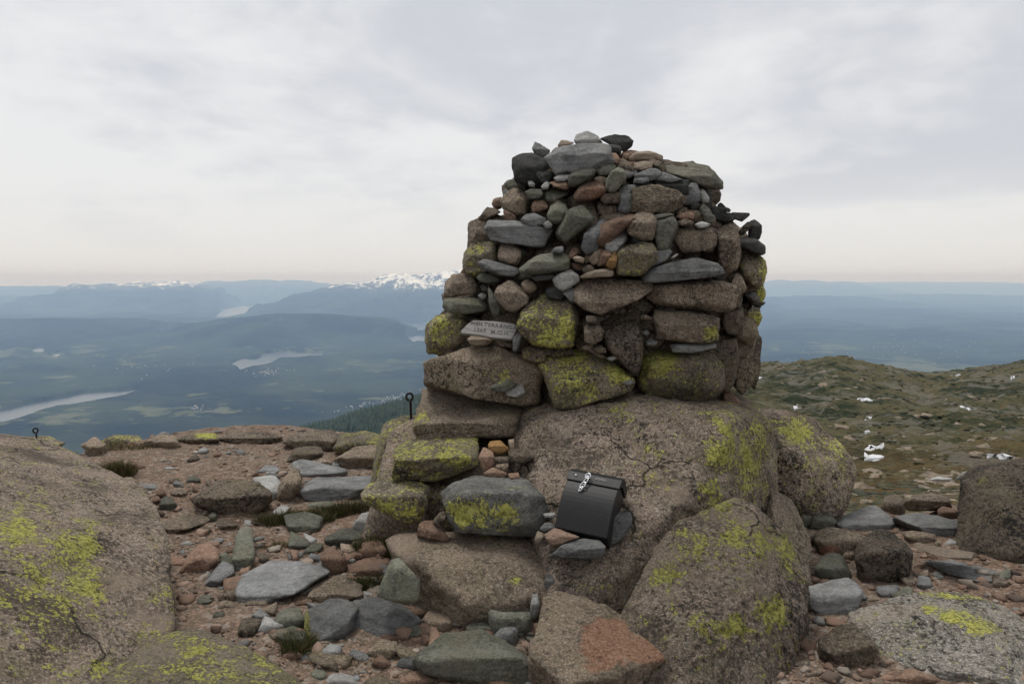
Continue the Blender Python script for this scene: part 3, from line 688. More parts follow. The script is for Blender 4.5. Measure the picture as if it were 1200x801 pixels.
boulder('low mossy granite hump at the foot of the yellow-splashed outcrop', 'lg',
  [(150, 800, 2.95), (192, 746, 3.15), (232, 738, 3.2), (300, 768, 3.08), (358, 806, 2.9), ('w', -1.6, 2.4, .12), ('w', -.75, 2.4, .05), ('w', -1.5, 3.1, -.2), ('w', -.8, 2.9, -.2), ('w', -1.7, 2.3, -.2), ('w', -.7, 2.3, -.2), (230, 770, 2.95)],
  level=5, p=9, rough=0.5, seed=23)
boulder('steep grey boulder standing on the right beside the heath', 'gd',
  [(1127, 600, 4.75), (1136, 570, 4.85), (1162, 550, 4.9), (1200, 540, 4.95), (1270, 540, 4.9), (1310, 590, 4.6), (1290, 655, 4.2), (1192, 648, 4.25), (1146, 632, 4.4), (1180, 590, 4.5), ('w', 3.5, 5.7, .25), ('w', 4.3, 5.6, .3), ('w', 3.2, 5.3, -.2), ('w', 4.3, 5.0, -.2), ('w', 2.65, 4.5, -.2)],
  level=6, p=7, rough=0.5, fine=1.8, seed=25, marks=[('dark', 1190, 600, 30, 40, .4), (YL, 1152, 566, 8, 6, .55)])
boulder('low grey boulder with a bright yellow lichen cap on the right gravel', 'gy',
  [(1000, 728, 3.42), (1040, 703, 3.6), (1088, 690, 3.72), (1140, 691, 3.72), (1182, 710, 3.6), (1220, 745, 3.4), (1265, 800, 3.0), (1180, 797, 2.93), (1128, 783, 3.0), (1062, 755, 3.2), (1015, 745, 3.3), (1110, 722, 3.35), (1170, 750, 3.12),
   ('w', 1.45, 3.5, -.2), ('w', 2.4, 3.5, -.2), ('w', 2.2, 2.8, -.2), ('w', 1.6, 3.1, -.2)],
  level=6, p=6, rough=0.5, fine=2.2, chips=6, seed=27, marks=[(YL, 1088, 713, 12, 8, .75), (YL, 1118, 722, 20, 10, .75), (YL, 1145, 735, 22, 12, .75), (YL, 1120, 697, 40, 7, .6), ('dark', 1050, 715, 40, 14, .45), ('dark', 1185, 740, 20, 18, .5)])
boulder('sloping pink brown boulder under the iron eye bolt', 'outcrop',
  [(447, 566, 4.3), (456, 540, 4.5), (468, 510, 4.8), (480, 493, 5.0), (500, 486, 5.1), (560, 500, 4.9), (600, 520, 4.7), (600, 600, 4.2), (480, 580, 4.2), ('w', -.9, 5.8, .3), ('w', .1, 5.8, .5), ('w', -.95, 4.6, -.2), ('w', .2, 4.2, -.2), ('w', .1, 5.8, -.2)],
  level=5, p=12, rough=0.5, seed=29)
boulder('grey green boulder on the plateau rim below the iron eye bolt', 'lg',
  [(446, 505, 5.7), (455, 492, 5.9), (478, 488, 6.0), (510, 490, 6.0), (500, 520, 5.5), (450, 520, 5.5), ('w', -1.1, 6.6, -.1), ('w', -.5, 6.6, -.1), ('w', -.6, 5.4, -.2), ('w', -1.1, 5.5, -.2)], level=4, p=10, seed=31)
boulder('broad flat topped granite block supporting the lichen painted block', 'gb',
  [(455, 628, 3.95), (500, 626, 3.9), (560, 620, 3.95), (620, 626, 3.95), (642, 640, 3.85), (645, 668, 3.62), (630, 700, 3.42), (600, 712, 3.36), (560, 708, 3.36), (530, 690, 3.45), (480, 650, 3.66), (560, 668, 3.48), (618, 664, 3.55),
   ('w', -.5, 4.2, .05), ('w', .2, 4.2, .05), ('w', -.35, 3.6, -.15), ('w', .1, 3.5, -.15), ('w', .2, 4.1, -.15), ('w', -.55, 4.1, -.15)],
  level=5, p=8, rough=0.45, fine=1.5, seed=33, marks=[(YL, 608, 680, 12, 10, .62), (YL, 570, 628, 10, 4, .5)])

# ------------------------------------------------------------------ the cairn
cairn = empty('cairn', (0.6, 5.35, 0.82))
tag(cairn, 'tall beehive shaped cairn of piled stones standing on the granite outcrop', 'cairn')
_le = np.array([(150, 675), (165, 640), (190, 602), (215, 590), (240, 572), (265, 556), (300, 543), (340, 521), (370, 505), (400, 499), (470, 500), (500, 500)])
_re = np.array([(150, 700), (165, 742), (185, 780), (200, 838), (218, 846), (245, 862), (262, 888), (290, 897), (340, 898), (400, 892), (440, 886), (500, 886)])
YC = 5.42
def cairn_depth(px, py):
    l = np.interp(py, _le[:, 0], _le[:, 1]); r = np.interp(py, _re[:, 0], _re[:, 1])
    cx, hw = (l + r) / 2, (r - l) / 2; u = min(1.0, abs((px - cx) / hw)); R_ = hw / F_PX * 5.1
    return YC - 0.88 * R_ * (1 - u ** 2.4) ** (1 / 2.4)
CAIRN = """R1 bk 9|570,310 600,275 660,248 720,250 800,270 870,300 900,360 940,440 900,500 780,560 600,500 580,400
R1 sl 30|780,135 800,145 915,225 900,255 830,270 780,250 755,200 760,175
X sl 26|640,186 655,177 668,171 700,169 711,171 717,188 710,195 690,197 660,203 650,204 645,198
R1 tn 14|995,160 1030,120 1080,130 1140,150 1100,170 1010,205
R1 gb 12|940,210 980,180 1005,205 960,235
R2 lt 20|110,110 130,70 180,60 230,38 280,60 340,110 370,150 280,150 130,155
R2 bk 12|355,110 420,85 490,75 600,85 650,125 630,180 570,220 550,180 420,140
R2 bk 10|410,165 460,150 530,170 550,205 530,245 480,245 430,215
R2 tn 9|625,275 690,225 800,218 880,235 930,260 930,295 880,320 760,320 640,315
R2 gp 10|535,265 570,225 640,212 700,215 640,270 610,305 560,295
R2 tn 18|665,330 760,315 835,330 830,375 740,395 670,390
R2 gb 12|830,320 910,315 922,358 870,365
R2 gp 14|520,360 600,330 665,320 660,380 570,395
R2 gp 12|440,240 500,250 530,290 500,340 455,330
R2 tn 12|525,300 560,290 615,320 560,330
R2 gg 16|410,500 450,420 510,375 570,410 580,480 540,530 450,600 405,560
R2 gg 10|310,400 370,345 440,335 490,350 480,400 430,435 350,450
R2 lt 10|50,380 110,350 165,345 175,385 110,415 60,425
R2 gp 10|170,350 220,310 290,320 300,370 240,380 180,380
R2 gg 9|55,450 130,400 230,375 300,390 295,440 200,510 110,550 60,540
R1 lt 14|955,465 1000,440 1100,432 1100,480 1040,500 970,495
R2 gp 9|105,640 150,580 220,505 300,495 380,530 405,590 350,650 240,690 130,700
R2 tn 12|280,480 340,455 410,470 400,520 340,520
R2 lt 12|550,410 620,390 690,395 690,430 620,470 570,470
R2 sl 16|670,450 740,410 800,385 860,385 915,420 880,470 820,495 790,470 680,490
R2 sl 14|670,480 780,470 800,500 720,520 660,515
R2 sl 14|880,480 930,420 1010,440 1110,480 1000,510
R3 gg 10|30,150 60,110 220,85 360,105 500,150 570,215 610,275 600,320 540,330 470,320 380,270 200,210 60,175
R2 bk 16|860,510 960,490 1060,490 1200,500 1200,620 1100,620 1000,570 900,545
R3 sl 14|220,270 370,255 400,330 400,430 330,480 260,470 200,360
R3 lt 20|405,330 430,330 490,425 470,460 420,460 400,400
R2 sl 18|530,600 570,545 700,520 850,510 850,545 700,640 640,700 630,800 530,790
R2 gb 14|645,600 700,560 850,545 950,570 1100,630 1140,660 1100,740 1000,790 860,785 750,760 650,790
R2 gd 12|350,670 400,610 480,615 530,600 520,700 400,710
R1 gg 12|490,510 520,485 590,480 600,470 680,470 695,520 690,585 600,580 520,560
R1 lt 10|710,500 740,488 775,520 770,560 720,540
R1 gg 12|680,600 740,575 830,575 850,610 820,660 720,660
R1 gb 8|460,680 510,610 570,570 640,580 700,650 715,720 690,800 620,820 560,790 480,750
R4 gp 10|370,150 390,105 460,90 460,190 400,205
R1 sl 12|470,600 500,570 540,590 490,640
R1 lt 10|835,550 880,505 920,520 900,570 850,580
R1 gp 10|920,510 970,500 1080,500 1100,560 1070,580 960,555
R1 gg 9|865,600 920,560 1020,560 1090,580 1090,620 1000,670 930,700 880,690
R4 gp 14|745,170 770,120 830,110 885,125 895,180 820,220 760,235
R4 gg 8|895,240 930,170 1000,125 1070,160 1085,230 1040,300 980,335 910,310
X gg 14|653,274 661,260 674,245 684,242 696,255 688,262 675,270 660,283
R4 gb 18|245,300 330,190 400,200 450,230 370,270 290,310
R4 gp 14|480,215 500,210 600,270 600,310 500,320
R4 sl 16|650,300 690,260 770,240 880,290 880,340 800,360 700,340
R4 lt 16|850,340 890,315 935,350 920,385 860,380
R4 sl 24|310,380 350,310 420,325 610,320 760,350 930,390 930,450 880,555 800,530 720,500 500,480 380,490
R4 tn 10|215,400 240,370 300,370 330,450 330,485 240,485
R4 gb 12|240,340 270,315 330,320 300,370 235,375
R4 lg 12|105,720 140,570 190,510 260,490 350,500 430,560 440,640 400,690 300,720 250,740 180,770 110,780
R4 gb 8|430,620 460,550 520,510 580,525 630,590 640,660 600,730 500,700 440,670
S1 sl 18|560,60 620,30 700,50 930,110 940,150 880,190 800,185 720,150 620,110
S1 lg 12|420,90 480,60 560,80 650,140 640,200 550,200 440,150
S1 gg 12|550,200 600,165 700,170 770,220 740,250 640,250 580,235
R4 gg 9|635,780 700,690 780,640 930,610 1040,615 1090,680 1070,740 950,780 780,805
S2 bk 14|20,200 140,170 230,160 220,220 60,240
R4 sl 14|960,560 1040,545 1040,610 930,605
R5 gp 10|50,630 90,570 140,565 150,610 100,640 70,680
R5 tn 10|95,660 130,640 200,660 190,705 120,690
R5 gp 10|70,700 110,690 180,730 170,780 100,760
R5 sl 12|180,550 200,450 260,380 350,300 410,310 400,340 330,400 300,500 260,600 220,615
R5 gp 10|320,480 335,390 420,340 560,280 660,245 690,270 620,350 500,400 400,480 380,560 330,550
R5 lt 18|390,500 440,450 560,390 600,410 590,480 530,560 470,615 400,570
R5 tn 12|245,680 290,570 380,570 390,640 350,700 280,730
R5 gb 12|200,660 230,590 290,550 270,620 240,690 205,710
R5 gp 12|380,580 450,600 440,660 400,730 330,730
R5 or 16|405,730 440,650 480,605 515,620 490,740 450,765
R5 gb 16|605,420 620,330 700,230 800,215 850,250 850,330 820,480 700,490 610,460
X lg 14|722,312 727,293 734,285 765,286 768,295 757,305 756,318 752,322 725,321
R5 gg 18|865,350 930,290 1010,250 1060,290 1070,350 1000,450 980,560 960,590 880,590
R5 sl 14|770,720 800,660 900,590 1000,575 1020,610 960,680 850,730 780,760
R5 tn 14|700,200 760,190 860,220 850,235 740,225
R6 gb 12|180,170 230,120 330,130 480,160 545,200 550,290 500,350 350,340 240,360 190,300
R3 gp 9|190,590 230,545 320,540 345,580 330,620 220,610
R3 gd 12|200,640 260,615 340,640 330,670 210,675
R3 tn 18|340,600 370,540 410,530 450,620 430,650 360,660
R3 gg 14|410,520 440,480 490,520 530,600 520,650 460,640
R3 lt 12|350,665 420,640 490,655 460,690 390,700
R3 bk 12|310,500 350,465 400,480 370,530 320,530
R3 bk 14|500,540 520,510 570,500 680,510 685,545 600,560
R3 bk 22|565,535 580,480 600,465 640,510 675,550
R3 bk 16|520,570 540,540 700,560 720,610 680,640 540,600
R3 bk 14|700,550 850,560 855,580 790,635 720,610
R3 bk 8|880,640 920,622 970,660 990,720 970,790 920,830 870,820 860,740
R3 gd 24|750,750 840,640 890,670 800,760
R6 bk 12|750,220 870,230 960,280 1010,320 1010,370 980,385 850,330 760,300
R6 gb 10|560,200 650,90 730,110 760,200 740,330 770,400 750,500 640,560 590,480 570,330
R6 lg 10|770,480 830,350 930,380 1010,460 1020,520 1000,640 960,700 880,650 800,570
X sl 16|755,325 770,311 795,304 820,302 840,307 847,319 837,323 813,320 790,322 765,331 756,331
S3 gb 11|95,260 130,200 300,150 500,130 700,150 860,190 900,270 870,400 750,440 560,420 380,400 200,380 110,330
S3 gb 40|130,420 250,430 560,450 725,490 720,710 620,735 430,720 150,690
S3 gd 12|780,470 900,440 960,400 980,560 960,660 830,650 790,580
S3 lg 10|980,480 1060,400 1120,420 1140,510 1110,570 1010,590
S3 gb 12|850,230 900,80 970,130 1000,230 930,290
S3 lt 18|990,290 1060,250 1120,310 1080,350
S3 lg 10|1110,250 1150,220 1175,300 1150,330
S3 gg 12|1090,380 1170,350 1175,375 1130,395
S6 sl 18|310,120 360,95 700,100 710,140 500,185 340,180
S6 lg 9|0,450 20,300 60,170 200,150 330,190 640,200 720,260 780,400 760,560 640,650 420,655 150,600 40,540
S6 gd 12|620,180 730,100 900,70 920,250 880,450 800,560 780,400 700,250
S6 gd 12|920,250 970,120 1100,30 1130,100 1080,250 1080,430 960,560 900,500
S6 gp 12|780,580 870,555 950,640 940,740 850,790 780,700
S2 gb 12|420,300 490,215 640,205 900,215 1100,230 1130,290 1000,400 870,450 650,540 520,490 450,420
S2 lt 16|230,230 330,150 390,125 410,180 470,190 470,240 400,270 320,330 250,280
S2 sl 16|320,340 400,270 440,440 400,440
S2 tn 12|490,190 540,160 620,150 740,110 790,150 770,190 600,200 500,210
S2 gb 12|500,120 560,80 610,110 600,155 520,160
X lg 16|608,378 613,367 628,352 645,342 662,350 675,362 676,380 674,402 657,406 635,403 622,398 612,390
S1 gb 16|725,340 760,280 850,230 930,260 1030,370 1020,430 900,520 820,500 780,430 730,390
S1 gb 9|970,260 1020,225 1080,250 1110,300 1050,350 990,330
S1 gb 30|250,320 380,170 460,175 550,200 540,340 400,360 250,385
S1 gg 24|240,480 255,410 300,395 600,395 640,440 620,510 400,545 280,525
S1 lt 10|560,370 590,345 650,350 640,400 600,415
S1 gg 16|655,280 690,300 720,400 770,470 760,560 700,550 670,450
S1 bk 14|580,280 640,260 660,330 600,335
X lg 11|499,388 502,380 512,371 530,367 547,375 548,395 538,408 520,415 506,415 500,400
S4 tn 10|470,60 520,15 600,20 690,75 640,115 560,125 490,100
S4 gd 12|730,80 880,70 880,140 760,130
S4 sl 14|890,40 960,0 990,20 930,60 920,170 890,170
X gb 24|500,440 507,416 531,412 541,406 571,407 621,420 636,429 637,446 631,471 620,474 570,466 500,456
S4 gg 22|680,500 820,440 910,470 900,500 820,540 720,545
S4 lt 20|820,545 980,490 1000,560 920,600 860,590
S4 tn 12|690,570 740,540 830,560 780,590
S4 gb 12|630,540 660,500 690,540 660,580
S5 lg 12|115,260 200,190 320,160 500,170 600,230 740,260 880,370 960,440 920,530 800,580 560,640 400,690 250,650 200,530 170,400
X gd 18|686,380 701,380 707,388 704,398 695,403 685,398
S2 gd 18|540,560 620,570 640,635 540,630
S5 gb 10|605,150 660,110 720,150 720,195 640,180
S5 tn 16|540,150 580,140 730,230 690,250
S5 gb 12|500,130 590,105 600,140 530,160
X gd 16|706,372 715,363 738,360 748,366 750,378 750,400 749,425 745,436 738,428 722,415 710,400 705,385
S5 lt 12|730,240 800,215 830,240 770,265
S5 sl 12|870,460 930,430 985,470 920,490
S3 gb 10|10,480 50,470 110,500 90,525 15,520
S3 sl 9|20,640 60,615 90,640 60,670
S3 sl 9|50,720 100,695 165,730 130,765 60,765
S3 sl 10|500,120 530,95 560,130 530,150
S3 bk 14|690,100 760,90 780,160 700,160
S3 gb 10|620,130 650,110 680,140 650,160
R5 lt 14|1010,660 1060,620 1070,630 1030,670
R5 gg 12|860,250 990,225 1030,245 980,260 870,290
R3 gb 10|170,560 230,510 270,510 260,560 200,570
X gd 12|640,404 668,404 672,414 650,418 630,412
X gb 10|858,372 872,362 884,372 888,392 878,402 862,396
X gd 10|866,400 886,396 890,430 884,455 868,440
X lg 10|872,330 890,322 897,345 890,362 876,352
X gg 10|604,318 622,312 636,318 628,326 610,328
X gd 12|688,316 702,308 712,318 704,330 690,330
X sl 12|742,282 752,262 760,268 756,288
X gd 12|848,330 862,322 868,340 866,362 852,356
X gd 11|560,392 590,396 604,404 590,410 566,406
X bk 12|626,196 642,192 650,206 640,216 628,210
X gb 12|700,236 716,232 724,246 712,256 702,250
X gg 12|590,292 606,286 616,296 606,306 592,304
X gd 12|612,408 632,404 640,420 632,428 614,420
X bk 12|640,340 656,334 668,342 660,352 644,350
X gb 12|776,232 800,228 812,238 800,246 780,244
X gb 12|836,268 870,262 890,290 891,340 870,350 840,330
X gd 12|838,345 880,340 888,380 886,440 850,455 836,400
X gd 12|545,262 575,245 605,262 605,335 545,332
X gd 12|512,345 560,330 600,350 600,372 545,372 515,372
X bk 12|785,206 830,208 836,235 840,262 790,264
X gd 12|645,180 700,172 760,186 785,205 780,225 645,220
X gd 12|585,220 640,205 660,240 650,262 590,258
X gd 12|640,360 700,350 712,420 690,430 640,425
X gd 12|505,380 560,372 610,400 606,425 510,420"""
CMARK = {95: None}
cm_marks = [(YL, 833, 391, 11, 10, 1.0), (YL, 775, 425, 26, 22, .45), (YL, 664, 385, 12, 14, .42), (YL, 645, 390, 10, 10, .38), (YL, 650, 418, 40, 14, .34), (YL, 690, 445, 60, 30, .18), (YL, 720, 440, 16, 12, .35),
            (YL, 590, 440, 28, 10, .40), (YL, 887, 374, 8, 10, .5), (YL, 893, 345, 6, 8, .5), (YL, 515, 385, 14, 12, .25), (YL, 895, 315, 6, 18, .35), ('dark', 530, 440, 34, 26, .5),  # dark mark here paints shade onto the base stone's left face
            ('dark', 850, 340, 40, 90, .25), ('fresh', 697, 226, 14, 9, .9), ('dark', 695, 440, 40, 20, .3), ('dark', 740, 400, 20, 40, .3), (YL, 735, 310, 20, 14, .05)]
_cl = CAIRN.split('\n'); DEEP = next(i for i, l in enumerate(_cl) if l.startswith('X gd 12|640,404')); DEEPER = len(_cl) - 9
for i, line in enumerate(_cl):
    head, pts = line.split('|'); key, mat, p = head.split()
    o = outline(key, pts); cen = (o.min(0) + o.max(0)) / 2
    w, h = np.ptp(o[:, 0]), np.ptp(o[:, 1]); rg = np.random.default_rng(500 + i)
    o = cen + (o - cen) * 1.06
    dm = cairn_depth(cen[0], min(cen[1] + 0.25 * h, 480)); scale = dm / F_PX
    tk = max(0.10, 0.75 * min(w, h) * scale + 0.18 * max(w, h) * scale)
    tilt = h * scale * rg.uniform(0.35, 0.85)
    d0 = dm - 0.30 * tk + rg.uniform(-0.05, 0.06)
    if i >= DEEP: d0 += 0.10
    if i >= DEEPER: d0 += 0.20; o = cen + (o - cen) * 0.86                       # stones deep in the joints
    pts3 = stone_points(o, d0, tk, tilt, rg.uniform(0.35, 0.8), block=float(p) >= 12)
    put_rock('stone', pts3, mat, level_for(o), parent=cairn, marks=cm_marks, p=float(p), rough=0.4, chips=4, seed=900 + i, chipmin=0.76 if float(p) >= 12 else 0.9, wob=0.035)
# hidden stones inside and on the far side: one lumpy mass of stones
rg = np.random.default_rng(77); V_, F_, nb = [], [], 0; v0, f0 = ico(3)
def add_lump(c, s):
    global nb
    n = rg.normal(size=(7, 3)); n /= np.linalg.norm(n, axis=1)[:, None]
    N = np.vstack([n, -n]); D = rg.uniform(.6, 1, len(N)); r = ((np.maximum(v0 @ N.T, 0) / D) ** 10).sum(1) ** -.1
    w = v0 * np.minimum(r, 1.5)[:, None] * s; w = w + 0.05 * s.min() * fbm(w * 14 + rg.uniform(-9, 9, 3), 3)[:, None] * v0
    V_.append(w + c); F_.append(f0 + nb); nb += len(v0)
for py in np.arange(205, 480, 19):
    l = np.interp(py, _le[:, 0], _le[:, 1]); r = np.interp(py, _re[:, 0], _re[:, 1]); z = P(600, py, 5.0)[2]
    hwm = (r - l) / 2 / F_PX * 5.15; xc = ((l + r) / 2 - CX) / F_PX * 5.3
    z = EYE - tanp(py) * 5.1
    for ring in (0.30, 0.60, 0.86):
        for a in np.arange(0, 2 * math.pi, 0.22 / max(.1, hwm * ring)):
            s = rg.uniform(0.09, 0.14, 3) * (1.0, 1.0, 0.8)
            k = ring * (0.93 if math.sin(a) < 0.15 else 1.08)
            x, y = xc + hwm * k * 0.93 * math.cos(a), YC + 0.88 * hwm * k * math.sin(a)
            if math.sin(a) < 0 and y < YC - 0.88 * hwm * 0.66: y += 0.06
            add_lump(np.array((x, y, z)), s)
V_ = np.concatenate(V_); F_ = np.concatenate(F_)
core = mesh_obj('inner_stones', V_ - np.array(cairn.location), F_, M['gd'], cairn, attrs={k: np.zeros(len(V_)) for k in ZERO}); tag(core, kind='stuff')
